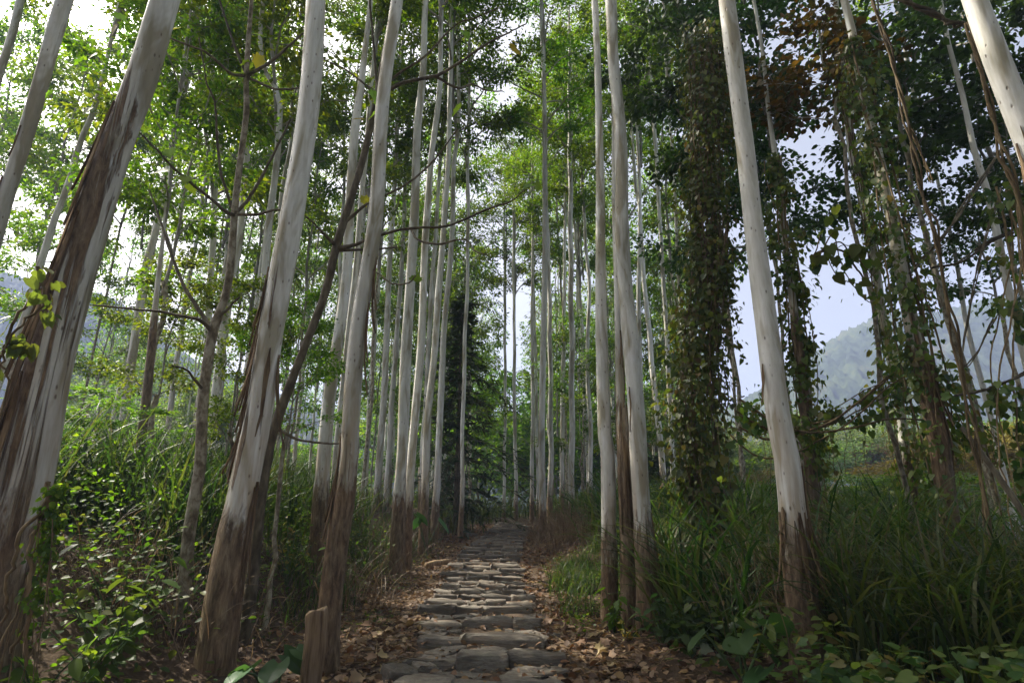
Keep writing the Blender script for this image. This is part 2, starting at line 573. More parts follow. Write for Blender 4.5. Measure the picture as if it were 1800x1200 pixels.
def tz(x, y):
    x = np.asarray(x, float)
    y = np.asarray(y, float)
    d = x - xp(y)
    z = zp(y)
    fade = np.interp(y, [0, 3, 7, 20, 32, 70], [.75, .85, 1.0, .75, .45, .3])
    left = 1.15 * smooth(1.6, 5.0, -d) * fade + .5 * smooth(5, 12, -d) * fade - 9 * smooth(22, 80, -d)
    right = .28 * smooth(1.3, 4.0, d) + .35 * smooth(1.0, 2.2, d) * np.interp(y, [9, 13, 20, 30], [0, 1, 1, .2]) - 7.5 * smooth(5.5, 45, d)
    z = z + np.where(d < 0, left, right)
    z = z + lump(x, y) * smooth(1.0, 2.2, np.abs(d))
    return z


def axis(near, far, h0, n):
    a = np.arange(0, near + 1e-6, h0)
    b = near * (far / near) ** (np.arange(1, n + 1) / n)
    p = np.concatenate([a, b])
    return np.concatenate([-p[:0:-1], p])


gx = axis(14, 1500, .22, 40)
gy0 = np.arange(-6, 34.01, .22)
gy = np.concatenate([-(6 * (1500 / 6) ** (np.arange(20, 0, -1) / 20)), gy0, 34 * (1500 / 34) ** (np.arange(1, 41) / 40)])
GX, GY = np.meshgrid(gx, gy, indexing='ij')
GZ = tz(GX, GY)
nx, ny = GX.shape
ii, jj = np.meshgrid(np.arange(nx - 1), np.arange(ny - 1), indexing='ij')
gq = np.stack([ii * ny + jj, (ii + 1) * ny + jj, (ii + 1) * ny + jj + 1, ii * ny + jj + 1], -1).reshape(-1, 4)
ground = obj('ground', mesh('ground', np.stack([GX, GY, GZ], -1).reshape(-1, 3), [gq], M['soil']))
tag(ground, 'brown forest floor with litter running out to the valley', 'ground', kind='structure')

# path bed with its stones
ys = np.arange(2.0, 27.0, .12)
cross = np.linspace(-1.15, 1.15, 15)
BX = xp(ys)[:, None] + cross[None]
BZ = tz(BX, ys[:, None] + 0 * BX) + .018 - .03 * smooth(.95, 1.15, np.abs(cross))[None] + .010 * rng.normal(size=BX.shape)
V = np.stack([BX, np.repeat(ys[:, None], 15, 1), BZ], -1).reshape(-1, 3)
i, j = np.meshgrid(np.arange(len(ys) - 1), np.arange(14), indexing='ij')
path = obj('path', mesh('path', V, [np.stack([i * 15 + j, i * 15 + j + 1, (i + 1) * 15 + j + 1, (i + 1) * 15 + j], -1).reshape(-1, 4)], M['dirt']))
tag(path, 'trodden earth path with rough stone steps climbing through the trees', 'path', kind='structure')


def stone_mesh(seed):
    r = np.random.default_rng(seed)
    n = 14
    a = np.arange(n) * 2 * math.pi / n + r.uniform(-.12, .12, n)
    k = .22
    ox = np.sign(np.cos(a)) * np.abs(np.cos(a)) ** k * .5
    oy = np.sign(np.sin(a)) * np.abs(np.sin(a)) ** k * .5
    ox, oy = ox * (1 + r.normal(0, .055, n)), oy * (1 + r.normal(0, .11, n))
    tilt = r.uniform(-.12, .12)
    rings = []
    for s, z in ((.96, -1.0), (1.0, -.15), (.998, .62), (.97, .90), (.90, 1.0), (.45, 1.0)):
        zz = np.full(n, z) + (r.normal(0, .09, n) if z > 0 else 0)
        rings.append(np.stack([ox * s + r.normal(0, .008, n), oy * s + r.normal(0, .012, n), zz + ox * tilt * (z > 0)], -1))
    V = np.vstack(rings + [np.array([[0, 0, 1.0 + r.normal(0, .06)]])])
    m = len(rings)
    Q, T = [], []
    for q in range(m - 1):
        for e in range(n):
            f = (e + 1) % n
            Q.append((q * n + e, q * n + f, (q + 1) * n + f, (q + 1) * n + e))
    for e in range(n):
        T.append(((m - 1) * n + e, (m - 1) * n + (e + 1) % n, m * n))
    me = mesh('stone', V, [np.array(Q), np.array(T)], M['stone'])
    me.shade_smooth() if hasattr(me, 'shade_smooth') else None
    return me


STONES = [stone_mesh(100 + k) for k in range(16)]
# front edges of the steps: a few deep treads, then the close flight
rows = [4.35, 5.15, 5.95, 6.8, 7.7, 8.5, 9.0, 9.45]
while rows[-1] < 24.6:
    rows.append(rows[-1] + rng.uniform(.36, .50) * (1.0 + .02 * (rows[-1] - 9)))


def add_stone(x, y, wd, dp, th, z, rz, tilt=0):
    o = obj('stone', STONES[rng.integers(len(STONES))], path)
    o.location = (x, y, z)
    o.scale = (wd, dp, th)
    o.rotation_euler = (tilt, rng.normal(0, .02), rz)


for k, y in enumerate(rows):
    near = y < 7.5
    wid = np.interp(y, [4, 6, 8, 10, 24], [1.5, 1.42, 1.48, 1.5, 1.5]) + rng.uniform(-.14, .14)
    cx = float(xp(y)) + rng.uniform(-.08, .08) + (.04 if near else 0)
    cuts = [0]
    while cuts[-1] < wid - .28:
        cuts.append(cuts[-1] + (rng.uniform(.36, .62) if near else rng.uniform(.26, .66)))
    cuts[-1] = wid
    for a, b in zip(cuts[:-1], cuts[1:]):
        ww = b - a
        dep = rng.uniform(.42, .60) if y < 8.6 else rng.uniform(.36, .48)
        x0 = cx - wid / 2 + (a + b) / 2
        yy = y + dep / 2 + rng.normal(0, .06 if not near else .08)
        h = rng.uniform(.075, .11) if y < 8.6 else rng.uniform(.065, .10)
        zt = float(tz(x0, y)) + h
        th = rng.uniform(.10, .13)
        add_stone(x0, yy, ww * 1.05 + .01, dep, th, zt - th + rng.normal(0, .014), rng.normal(0, .09), -.13 + rng.normal(0, .03))
    # small filling stones on the deep treads
    if y < 8.6 and k + 1 < len(rows):
        for q in range(rng.integers(6, 10)):
            xx = cx + rng.uniform(-.75, .75)
            yy = y + rng.uniform(.50, .80)
            add_stone(xx, yy, rng.uniform(.16, .42), rng.uniform(.12, .24), .05, float(tz(xx, yy)) - .05 + rng.uniform(.035, .06), rng.uniform(-.5, .5))

# boulders and a short log beside the steps
for (px, py, Y, s, lab) in ((829, 944, 19.5, .34, 'rounded grey boulder beside the top of the stone steps'),
                            (700, 1185, 5.75, .30, 'dark blocky rock lying at the foot of the steps'),
                            (745, 1180, 5.95, .22, 'small flat rock wedged beside the lowest stone step')):
    p, _ = P(px, py, Y)
    o = obj('boulder', stone_mesh(int(px)))
    o.location = (p[0], Y, float(tz(p[0], Y)) + .02)
    o.scale = (s, s * .8, s * .32)
    o.rotation_euler = (.1, .15, .5)
    tag(o, lab, 'rock')

# ------------------------------------------------------------------ hills
def hill(name, label, prof, Y, depth, seed):
    r = np.random.default_rng(seed)
    pp = np.array([P(a, b, Y)[0] for a, b in prof])
    xs = np.linspace(pp[0, 0], pp[-1, 0], 420)
    top = np.interp(xs, pp[:, 0], pp[:, 2])
    s = np.linspace(0, 1, 110)
    X = xs[:, None] + 0 * s[None]
    Yv = Y + depth * (s[None] * 2 - 1) + 0 * X
    prof_s = np.where(s < .5, np.sin(s * math.pi) ** 1.2, np.sin(s * math.pi) ** .8)
    ph = r.uniform(0, 6, 12)
    big = sum(np.sin(X / (60 / (q + 1)) + ph[q]) * np.sin(Yv / (52 / (q + 1)) + ph[q + 4]) / (q + 1) for q in range(4))
    Z = -11 + (top[:, None] + 11) * prof_s[None] * (1 + .035 * big) + r.uniform(0, 1, X.shape) ** 2 * 4.5 * (prof_s[None] > .05)
    n, m_ = X.shape
    i, j = np.meshgrid(np.arange(n - 1), np.arange(m_ - 1), indexing='ij')
    q = np.stack([i * m_ + j, (i + 1) * m_ + j, (i + 1) * m_ + j + 1, i * m_ + j + 1], -1).reshape(-1, 4)
    o = obj(name, mesh(name, np.stack([X, Yv, Z], -1).reshape(-1, 3), [q], M['hill'], False))
    tag(o, label, 'hill', kind='structure')
    return o


hill('hill', 'blue hazy wooded mountain beyond the valley on the vine side',
     [(1090, 860), (1180, 790), (1270, 730), (1340, 690), (1420, 645), (1490, 598), (1540, 580), (1600, 577), (1660, 556), (1740, 540), (1850, 545), (2000, 520), (2300, 560), (2600, 640)], 300, 140, 3)
hill('hill', 'hazy wooded mountain beyond the valley on the grassy bank side',
     [(-700, 560), (-300, 520), (-60, 470), (40, 500), (130, 540), (190, 520), (250, 560), (330, 640), (480, 700), (640, 760), (800, 850)], 290, 130, 5)
hill('hill', 'low wooded rise closing the valley behind the forest',
     [(300, 800), (500, 770), (700, 755), (900, 770), (1100, 780), (1300, 770), (1500, 790), (1700, 800), (1900, 820)], 230, 70, 8)

# ------------------------------------------------------------------ tree kits
def crown_kit(name, seed, H=13., Rm=3.0, nl=15, sub=6, lpc=70, L=.115, W=.048, leafmat='canopy', T=T_DIAMOND, up=(.5, 1.0), sig=.38, flat=.55, limb_r=.04, prof=None, leader=True):
    """leafy limbs round a vertical axis, foot of the crown at z=0; returns (limb mesh, leaf mesh)"""
    r = np.random.default_rng(seed)
    gb, gl = Geo(), Geo()
    cl = []
    if leader:
        z = np.linspace(0, H * .97, 9)
        ax = np.stack([r.normal(0, .10, 9).cumsum() * .5 * (z > .1), r.normal(0, .10, 9).cumsum() * .5 * (z > .1), z], -1)
        gb.add(*tube(ax, np.linspace(limb_r * 1.7, .012, 9), 6))
    for i in range(nl):
        f = (i + r.uniform(0, 1)) / nl
        z0 = H * .93 * f
        az = i * 2.4 + r.uniform(-.5, .5)
        pr = (1 - .72 * f ** 1.6) * (0.55 + .45 * min(1, f * 5)) if prof is None else prof(f)
        ln = Rm * pr * r.uniform(.75, 1.2)
        el = r.uniform(*up)
        k = 7
        t = np.linspace(0, 1, k)
        e = el * (1 - .75 * t) + .15
        st = ln / (k - 1)
        hor = np.concatenate([[0], np.cumsum(np.cos(e[:-1]) * st)])
        ver = np.concatenate([[0], np.cumsum(np.sin(e[:-1]) * st)])
        a2 = az + np.cumsum(r.normal(0, .10, k))
        base = np.array([np.interp(z0, ax[:, 2], ax[:, 0]) if leader else 0, np.interp(z0, ax[:, 2], ax[:, 1]) if leader else 0, z0])
        pts = base + np.stack([hor * np.cos(a2), hor * np.sin(a2), ver], -1)
        gb.add(*tube(pts, np.linspace(limb_r * (1.1 - .5 * f), .008, k), 5))
        for q in range(sub):
            tt = r.uniform(.25, 1.0) if q else 1.0
            p0 = np.array([np.interp(tt, t, pts[:, c]) for c in range(3)])
            aa = a2[-1] + r.choice([-1, 1]) * r.uniform(.3, 1.3) * (tt < 1)
            sl = ln * r.uniform(.18, .42)
            ee = r.uniform(-.25, .75)
            dd = np.array([math.cos(aa) * math.cos(ee), math.sin(aa) * math.cos(ee), math.sin(ee)])
            p1 = p0 + dd * sl * .6 + r.normal(0, .06, 3)
            p2 = p0 + dd * sl + np.array([0, 0, -.08 * sl]) + r.normal(0, .08, 3)
            gb.add(*tube(np.array([p0, p1, p2]), np.array([.012, .008, .004]), 3))
            cl.append((p0 + (p1 - p0) * .3, p2, sl))
            e2 = dd + r.normal(0, .7, 3)
            cl.append((p1, p1 + norm(e2) * sl * .45, sl * .6))
    A = np.array([c_[0] for c_ in cl]); B = np.array([c_[1] for c_ in cl])
    n = len(cl) * lpc // 2
    pw = r.uniform(.3, 1.7, len(cl)) * np.array([c_[2] for c_ in cl]) ** .5
    idx = r.choice(len(cl), n, p=pw / pw.sum())
    tt = r.uniform(0, 1.08, n) ** .75
    ax_ = norm(B - A)[idx]
    o = r.normal(0, 1, (n, 3)) * np.array([1, 1, flat]) * sig * r.uniform(.4, 1.3, len(cl))[idx][:, None]
    c = A[idx] + (B - A)[idx] * tt[:, None] + o
    d = o / sig * .7 + ax_ * .7 + r.normal(0, .5, (n, 3)) + np.array([0, 0, -.35])
    nn = r.normal(0, .6, (n, 3)) + np.array([0, 0, 1.0])
    ll = L * r.uniform(.55, 1.3, n)
    leaves(gl, c, d, nn, ll, ll * (W / L), T)
    return gb.mesh(name + '_limbs', M['twig']), gl.mesh(name + '_leaves', M[leafmat], False)


KIT = [crown_kit('tall%d' % k, 20 + k, H=13, Rm=r_, nl=nl, sub=7, lpc=l_, L=.16, W=.075, sig=.20) for k, (r_, nl, l_) in enumerate(((3.2, 17, 70), (2.9, 18, 66), (3.5, 16, 72), (3.0, 17, 68)))]
FAR = [crown_kit('far%d' % k, 30 + k, H=13, Rm=3.2, nl=17, sub=5, lpc=34, L=.26, W=.12, sig=.30) for k in range(3)]
LOW = [crown_kit('low%d' % k, 40 + k, H=7, Rm=2.4, nl=13, sub=6, lpc=72, L=.145, W=.075, leafmat='bright', sig=.19, up=(.2, .8), limb_r=.025, T=T_DIAMOND) for k in range(3)]
LOWD = [crown_kit('lowd%d' % k, 50 + k, H=7, Rm=2.4, nl=12, sub=6, lpc=52, L=.14, W=.068, leafmat='canopy', sig=.2, up=(.2, .8), limb_r=.025) for k in range(2)]
BIG = [crown_kit('big%d' % k, 60 + k, H=5.5, Rm=2.3, nl=12, sub=6, lpc=60, L=.15, W=.11, leafmat='dark', sig=.26, up=(.0, .7), limb_r=.03, T=T_OVATE) for k in range(2)]
BIGA = crown_kit('biga', 64, H=4.0, Rm=1.7, nl=9, sub=5, lpc=36, L=.17, W=.14, leafmat='autumn', sig=.26, up=(-.2, .6), limb_r=.02, T=T_OVATE)
def bushp(f): return math.sin(math.pi * min(1, .25 + .75 * f)) ** .7 + .15
BUSH = [crown_kit('bush%d' % k, 70 + k, H=7, Rm=4.0, nl=20, sub=6, lpc=60, L=.30, W=.17, leafmat=m_, sig=.5, up=(.1, .7), prof=bushp, limb_r=.06) for k, m_ in enumerate(('pale', 'gold', 'red', 'canopy'))]


class Trunk:
    """a trunk axis with radii; pts from foot to top in world space"""

    def __init__(s, pts, rad):
        s.p, s.r = np.asarray(pts, float), np.asarray(rad, float)

    def at(s, z):
        f = [np.interp(z, s.p[:, 2], s.p[:, c]) for c in range(2)]
        return np.array([f[0], f[1], z]), float(np.interp(z, s.p[:, 2], s.r))


def trunk_mesh(tr, base, sides, seed, bark_z, peel=None, mat='bark', flare=.10, wob=.012):
    r = np.random.default_rng(seed)
    p, rd = tr.p - base, tr.r
    h = p[:, 2] - p[0, 2]
    bz = bark_z - base[2]
    rr = rd * (1 + flare * np.exp(-h / .35)) + np.where(p[:, 2] < bz, .012, 0)
    V, Q = tube(p, rr, sides)
    n = len(p)
    Vr = V.reshape(n, sides, 3)
    # long soft flutes that run along the trunk, and a little lumpiness
    a = np.arange(sides) * 2 * math.pi / sides
    fl = sum(r.normal(0, wob) * np.cos(k * a[None] + r.uniform(0, 6) + .5 * np.sin(h[:, None] * r.uniform(.2, .7))) for k in (2, 3, 5))
    lump_ = 1 + fl + r.normal(0, wob * .35, (n, sides))
    cen = p[:, None, :]
    Vr = cen + (Vr - cen) * lump_[..., None]
    bk = np.repeat((p[:, 2] - bz)[:, None], sides, 1).ravel()
    pl = np.zeros(n * sides)
    if peel is not None:
        pl = peel(Vr - cen, p[:, 2]).ravel()
    return mesh('trunk', Vr.reshape(-1, 3), [Q], M[mat], True, {'bk': bk, 'peel': pl})


def bark_strip(parent, base, tr, z1, length, az, width, off=.012, flare_end=.06, seed=0, mat='strip'):
    """a ribbon of bark hanging on the trunk from height z1 downwards, its foot lifting off"""
    r = np.random.default_rng(seed)
    k = 9
    t = np.linspace(0, 1, k)
    g = []
    az = az + np.cumsum(r.normal(0, .03, k))
    for i in range(k):
        c, rad = tr.at(z1 - length * t[i])
        o = rad + off + flare_end * t[i] ** 2.2
        wv = width * (1 - .8 * t[i] ** 2) * min(1, .12 + t[i] * r.uniform(2.5, 5)) * r.uniform(.8, 1.15)
        ctr = np.array([math.cos(az[i]), math.sin(az[i]), 0])
        sd = np.array([-math.sin(az[i]), math.cos(az[i]), 0])
        p = c - base + ctr * o
        g += [p - sd * wv / 2 + ctr * .012, p, p + sd * wv / 2 + ctr * .010,
              p + sd * wv / 2 + ctr * .002, p - ctr * .007, p - sd * wv / 2 + ctr * .004]
    Q = []
    for i in range(k - 1):
        for j in range(6):
            Q.append((i * 6 + j, i * 6 + (j + 1) % 6, (i + 1) * 6 + (j + 1) % 6, (i + 1) * 6 + j))
    return obj('bark_strip', mesh('bark_strip', np.array(g), [np.array(Q)], M[mat]), parent)


def lean_rot(direction, spin):
    q = Vector((0, 0, 1)).rotation_difference(Vector(direction))
    return (q @ Quaternion((0, 0, 1), spin))


TREES = []


def tree(label, Y, pl, bark_py=None, Ht=26., crown=None, crown_z=None, kit=None, group=None, sides=None, peel=None, cat='tree',
         name='eucalyptus_tree', ground_drop=True, mat='bark', kscale=1.0, wob=.012, top_r=None):
    """pl: [(px,py,width_px)] from top to foot as seen in the photograph, on the plane y=Y"""
    pts, rad = [], []
    for (a, b, wpx) in pl:
        q, s = P(a, b, Y)
        pts.append(q)
        rad.append(wpx * s / 2 / math.sqrt(1 + (q[0] / Y) ** 2))
    pts, rad = np.array(pts)[::-1], np.array(rad)[::-1]
    gz = float(tz(pts[0, 0], Y))
    # run the foot into the ground
    if pts[0, 2] > gz - .12:
        d = norm(pts[0] - pts[1])
        d = norm(d * np.array([.5, 0, 1]))
        k = (pts[0, 2] - (gz - .15)) / -d[2]
        pts = np.vstack([pts[0] + d * k, pts])
        rad = np.concatenate([[rad[0] * 1.08], rad])
    else:
        keep = pts[:, 2] > gz - .15
        i0 = int(np.argmax(keep))
        if i0 > 0:
            f = (gz - .15 - pts[i0 - 1, 2]) / (pts[i0, 2] - pts[i0 - 1, 2])
            pts = np.vstack([pts[i0 - 1] * (1 - f) + pts[i0] * f, pts[i0:]])
            rad = np.concatenate([[rad[i0 - 1] * (1 - f) + rad[i0] * f], rad[i0:]])
    # carry the top on above the frame
    if Ht and pts[-1, 2] < Ht - 1:
        d = norm(pts[-1] - pts[-2])
        z0 = pts[-1, 2]
        ks = np.linspace(0, 1, 6)[1:]
        ex = [pts[-1] + np.array([d[0] / d[2] * (Ht - z0) * k * (1 - .35 * k), 0, (Ht - z0) * k]) for k in ks]
        er = [rad[-1] * (1 - k) + .02 * k for k in ks]
        pts = np.vstack([pts, ex])
        rad = np.concatenate([rad, er])
    sp = smooth_path(np.column_stack([pts, rad]), 1)
    step = .22 if Y < 10 else .5
    hh = np.concatenate([[0], np.cumsum(np.linalg.norm(np.diff(pts, axis=0), axis=1))])
    sp = smooth_path(np.column_stack([pts, rad]), 8)
    hs = np.concatenate([[0], np.cumsum(np.linalg.norm(np.diff(sp[:, :3], axis=0), axis=1))])
    m = max(8, int(hs[-1] / step))
    ts = np.linspace(0, hs[-1], m)
    full = np.column_stack([np.interp(ts, hs, sp[:, c]) for c in range(4)])
    rw = np.random.default_rng(int(abs(full[0, 0]) * 1000 + Y * 10))
    wl = lambda a, b: sum(rw.normal(0, 1) * np.sin(ts * f_ + rw.uniform(0, 6)) for f_ in (a, b)) / 1.6
    full[:, 0] += .02 * wl(.8, 1.9) * smooth(0, 1, ts)
    full[:, 1] += .02 * wl(.8, 1.9) * smooth(0, 1, ts)
    full[:, 3] *= 1 + .022 * wl(1.7, 4.1)
    full[:, 3] = np.maximum(full[:, 3], .006)
    tr = Trunk(full[:, :3], full[:, 3])
    base = np.array([full[0, 0], full[0, 1], gz])
    root = empty(name, base)
    tag(root, label, cat, group)
    sides = sides or (22 if Y < 7 else 14 if Y < 12 else 9)
    if bark_py is None:
        bz = gz + rng.uniform(1.0, 2.0)
    elif bark_py > 2000:
        bz = -99
    else:
        bz = P(pl[-1][0], bark_py, Y)[0][2]
    seed = int(rng.integers(1e6))
    obj('trunk', trunk_mesh(tr, base, sides, seed, bz, peel, mat, wob=wob), root)
    if crown is not False:
        kk = kit or KIT
        lm, fm = kk[int(rng.integers(len(kk)))]
        zc = crown_z if crown_z is not None else full[-1, 2] * (rng.uniform(.50, .60) if Y > 10 else rng.uniform(.64, .72))
        if Y < 10: kscale = kscale * .8
        c, _ = tr.at(zc)
        c2, _ = tr.at(min(full[-1, 2], zc + 6))
        Hk = 13. if kk is KIT else 7. if kk is LOW else 5.5
        sc = (full[-1, 2] - zc) / Hk
        rot = lean_rot(norm(c2 - c), rng.uniform(0, 6.28))
        for nm, me in (('branchwork', lm), ('crown', fm)):
            o = obj(nm, me, root)
            o.rotation_mode = 'QUATERNION'
            o.rotation_quaternion = rot
            o.location = c - base
            o.scale = (max(.75, sc ** .5) * kscale, max(.75, sc ** .5) * kscale, sc)
    TREES.append((root, tr, base))
    return root, tr, base


def peel_side(dirx, diry, z0, z1, amt=1.0):
    def f(rel, z):
        a = rel / np.maximum(np.linalg.norm(rel, axis=-1, keepdims=True), 1e-6)
        s = np.clip(.5 + .62 * (a[..., 0] * dirx + a[..., 1] * diry), 0.02, 1)
        k = smooth(z1, z1 - .8, z) * smooth(z0 - .5, z0 + .3, z)
        return (s * amt * k[:, None])
    return f


# ---- the trunks one can point at
T1 = tree('pale leaning eucalyptus trunk at the edge of the grassy bank, bark smooth and grey', 6.0,
          [(135, -30, 33), (102, 67, 34), (62, 183, 33), (22, 300, 33), (-15, 410, 34), (-80, 610, 36), (-190, 900, 38), (-260, 1100, 42)], 900, 27)
T2 = tree('thick leaning eucalyptus trunk shedding long dark ribbons of bark on the grassy bank', 4.3,
          [(290, 0, 55), (250, 133, 60), (200, 267, 64), (160, 400, 74), (98, 600, 92), (64, 733, 108), (35, 860, 118), (-15, 1050, 128), (-50, 1250, 135)], 930, 26,
          peel=peel_side(-.45, -.35, -1, 5.3, 1.25), wob=.03)
T3 = tree('tall white eucalyptus with a loose bark collar halfway, behind the sawn post', 5.6,
          [(557, 0, 35), (547, 133, 39), (532, 267, 40), (512, 400, 44), (485, 533, 46), (472, 600, 46), (453, 733, 50), (440, 800, 52), (416, 933, 57), (392, 1067, 63), (374, 1200, 68), (366, 1260, 72)], 905, 27,
          peel=peel_side(-.95, -.3, 1.5, 4.3, .62), wob=.016)
T4 = tree('slim eucalyptus rising right behind the sawn wooden post, olive stain above brown foot', 6.0,
          [(695, 0, 21), (682, 133, 23), (672, 233, 24), (657, 400, 27), (634, 567, 29), (615, 733, 32), (610, 800, 33), (595, 900, 36), (584, 1000, 36), (578, 1100, 37), (575, 1190, 39)], 830, 25,
          peel=peel_side(-.7, -.7, 1.0, 2.5, .55))
T5 = tree('white eucalyptus with russet foot standing in tall grass left of the steps', 9.5,
          [(648, 30, 9), (637, 140, 12), (623, 233, 16), (617, 333, 17), (610, 467, 18), (598, 567, 20), (580, 700, 23), (570, 800, 25), (563, 883, 27), (560, 943, 29)], 855, 25)
tree('thin pale eucalyptus close behind the russet-footed one in the grass', 13,
     [(640, 300, 9), (627, 450, 10), (612, 600, 11), (598, 720, 12), (588, 850, 13)], 880, 26)
tree('broad-footed white eucalyptus at the edge of the bare litter slope beside the steps', 12.3,
     [(747, 33, 11), (743, 133, 12), (733, 233, 14), (728, 400, 16), (715, 600, 19), (707, 783, 20), (703, 850, 21), (700, 933, 24), (698, 1027, 26)], 875, 27)
tree('white eucalyptus touching the broad-footed one, its foot redder', 12.9,
     [(777, 17, 8), (773, 133, 9), (767, 200, 10), (757, 283, 11), (752, 367, 12), (740, 600, 14), (728, 733, 15), (721, 820, 16), (718, 900, 17), (713, 1020, 19)], 890, 27)
tree('slender white eucalyptus above the short log on the litter slope', 15,
     [(793, 33, 7), (792, 150, 8), (787, 300, 9), (780, 383, 10), (770, 533, 12), (763, 633, 12), (752, 733, 13), (748, 800, 14), (745, 900, 15), (743, 992, 17)], 875, 27)
tree('slender white eucalyptus with dark foot nearest the boulder by the steps', 17.5,
     [(803, 50, 6), (807, 217, 7), (797, 300, 8), (794, 400, 9), (785, 533, 10), (778, 650, 11), (770, 785, 12), (765, 877, 13), (763, 967, 15)], 880, 27)
gB = 'slender white trunks of the stand along the steps'
lB = 'slender white eucalyptus trunk in the stand along the stone steps'
OWN = {823: 'thin white trunk rising right in front of the dark drooping conifer', 953: 'white eucalyptus with brown foot standing at the very edge of the upper steps',
       936: 'thin white trunk standing at the very top of the steps', 903: 'thin white trunk in the grass where the steps end',
       1002: 'white trunk rising out of the straw-coloured dead grass by the steps', 1030: 'thin wavy white trunk behind the straw-coloured dead grass',
       1122: 'thin white trunk just behind the thickest trunk of the trio', 1155: 'thin leaning white trunk between the trio and the thick vine column',
       1188: 'thin white trunk at the very edge of the thick vine column'}
for Y, pl, b in ((20, [(765, 420, 7), (757, 540, 8), (749, 700, 9), (742, 850, 11)], 860),
                 (20, [(700, 200, 7), (687, 433, 9), (679, 600, 11), (672, 733, 12), (665, 850, 13)], 870),
                 (21, [(712, 330, 7), (707, 450, 8), (697, 600, 9), (688, 720, 10), (680, 860, 11)], 880),
                 (26, [(668, 450, 7), (658, 600, 8), (650, 700, 8), (643, 850, 9)], 870),
                 (18.6, [(823, 330, 6), (822, 433, 6), (818, 600, 7), (813, 767, 7), (810, 900, 8)], 890),
                 (18, [(953, 60, 7), (957, 200, 8), (958, 417, 10), (955, 600, 11), (952, 767, 12), (953, 880, 13), (952, 963, 14)], 890),
                 (24, [(962, 400, 7), (967, 600, 8), (968, 800, 9), (966, 910, 10)], 870),
                 (26, [(992, 500, 6), (990, 633, 7), (988, 800, 8), (987, 900, 8)], 860),
                 (21, [(1002, 200, 8), (1003, 433, 9), (1005, 633, 10), (1005, 800, 11), (1004, 930, 12)], 880),
                 (24, [(1030, 430, 6), (1036, 520, 6), (1032, 620, 7), (1038, 767, 8), (1036, 900, 9)], 860),
                 (20, [(1122, 300, 6), (1125, 430, 7), (1123, 600, 8), (1130, 800, 9)], 900),
                 (20, [(1155, 300, 7), (1163, 433, 7), (1172, 600, 8), (1182, 800, 9)], 900),
                 (17, [(1188, 380, 6), (1195, 500, 7), (1205, 640, 8), (1216, 800, 9)], 900),
                 (27, [(936, 500, 6), (936, 733, 7), (935, 930, 8)], 880),
                 (30, [(903, 480, 5), (904, 650, 6), (907, 920, 7)], 880),
                 (33, [(887, 480, 5), (888, 650, 5), (886, 900, 6)], 890),
                 (34, [(940, 560, 4), (943, 700, 5), (945, 900, 6)], 890)):
    own = OWN.get(pl[0][0])
    tree(own or lB, Y, pl, b, rng.uniform(24, 30), group=gB)
T8a = tree('white eucalyptus with a red-brown foot beside the steps, end one of the close trio', 8.35,
           [(1046, 0, 12), (1049, 100, 12), (1052, 200, 13), (1054, 300, 15), (1055, 400, 17), (1059, 600, 22), (1063, 767, 25), (1068, 800, 26), (1070, 933, 27), (1071, 1095, 28)], 950, 27)
T8b = tree('eucalyptus clad in tan shaggy bark to well above head height, middle of the trio', 8.2,
           [(1078, 0, 9), (1080, 300, 11), (1086, 550, 13), (1092, 700, 17), (1097, 800, 21), (1102, 933, 25), (1106, 1102, 28)], 735, 25)
T8c = tree('stout cream eucalyptus with mottled brown foot beside dark leafy plants, thickest of the trio', 7.9,
           [(1074, 0, 20), (1077, 100, 20), (1086, 200, 21), (1090, 300, 23), (1093, 400, 26), (1107, 567, 28), (1121, 733, 31), (1124, 800, 32), (1131, 933, 35), (1136, 1033, 38), (1138, 1125, 41)], 930, 28,
           peel=peel_side(-.9, -.4, .6, 1.9, .6))
T9 = tree('white eucalyptus with a ragged bark skirt low down, among big taro leaves', 5.6,
          [(1277, 0, 30), (1294, 133, 32), (1312, 267, 34), (1327, 400, 37), (1348, 567, 41), (1368, 733, 44), (1382, 800, 47), (1396, 933, 52), (1410, 1067, 55), (1422, 1200, 58), (1428, 1270, 62)], 925, 27, wob=.016)
T10 = tree('leaning white eucalyptus with olive stains and hanging bark, outside the lianas', 4.2,
           [(1718, 0, 50), (1763, 133, 56), (1815, 267, 62), (1870, 420, 68), (1960, 700, 75), (2080, 1200, 85)], 700, 24,
           peel=peel_side(-.8, -.6, 1.5, 3.6, .75))
T11a = tree('brown slim trunk wrapped with climbing leaves behind the ragged-skirt eucalyptus', 9.0,
            [(1352, 200, 8), (1360, 267, 10), (1373, 383, 12), (1393, 500, 14), (1403, 600, 17), (1412, 683, 18), (1425, 800, 19), (1440, 930, 21)], 560, 17)
T11b = tree('pale trunk smothered by vines, slimmer of the two beside the mountain view', 9.2,
            [(1474, 60, 11), (1480, 133, 12), (1490, 207, 13), (1500, 280, 14), (1527, 400, 15), (1540, 483, 16), (1553, 567, 17), (1577, 683, 18), (1587, 767, 18), (1593, 817, 19), (1610, 893, 20), (1623, 967, 21)], 800, 24)
T11c = tree('brown-footed trunk hung with vines, thicker of the two beside the mountain view', 7.5,
            [(1480, -10, 15), (1497, 67, 16), (1520, 167, 18), (1537, 233, 20), (1550, 300, 22), (1568, 390, 25), (1583, 467, 27), (1597, 533, 29), (1610, 600, 31), (1630, 700, 33), (1647, 783, 34), (1655, 840, 34), (1670, 917, 34), (1685, 1000, 36)], 600, 24,
            peel=peel_side(0, -1, 2, 6, .5))
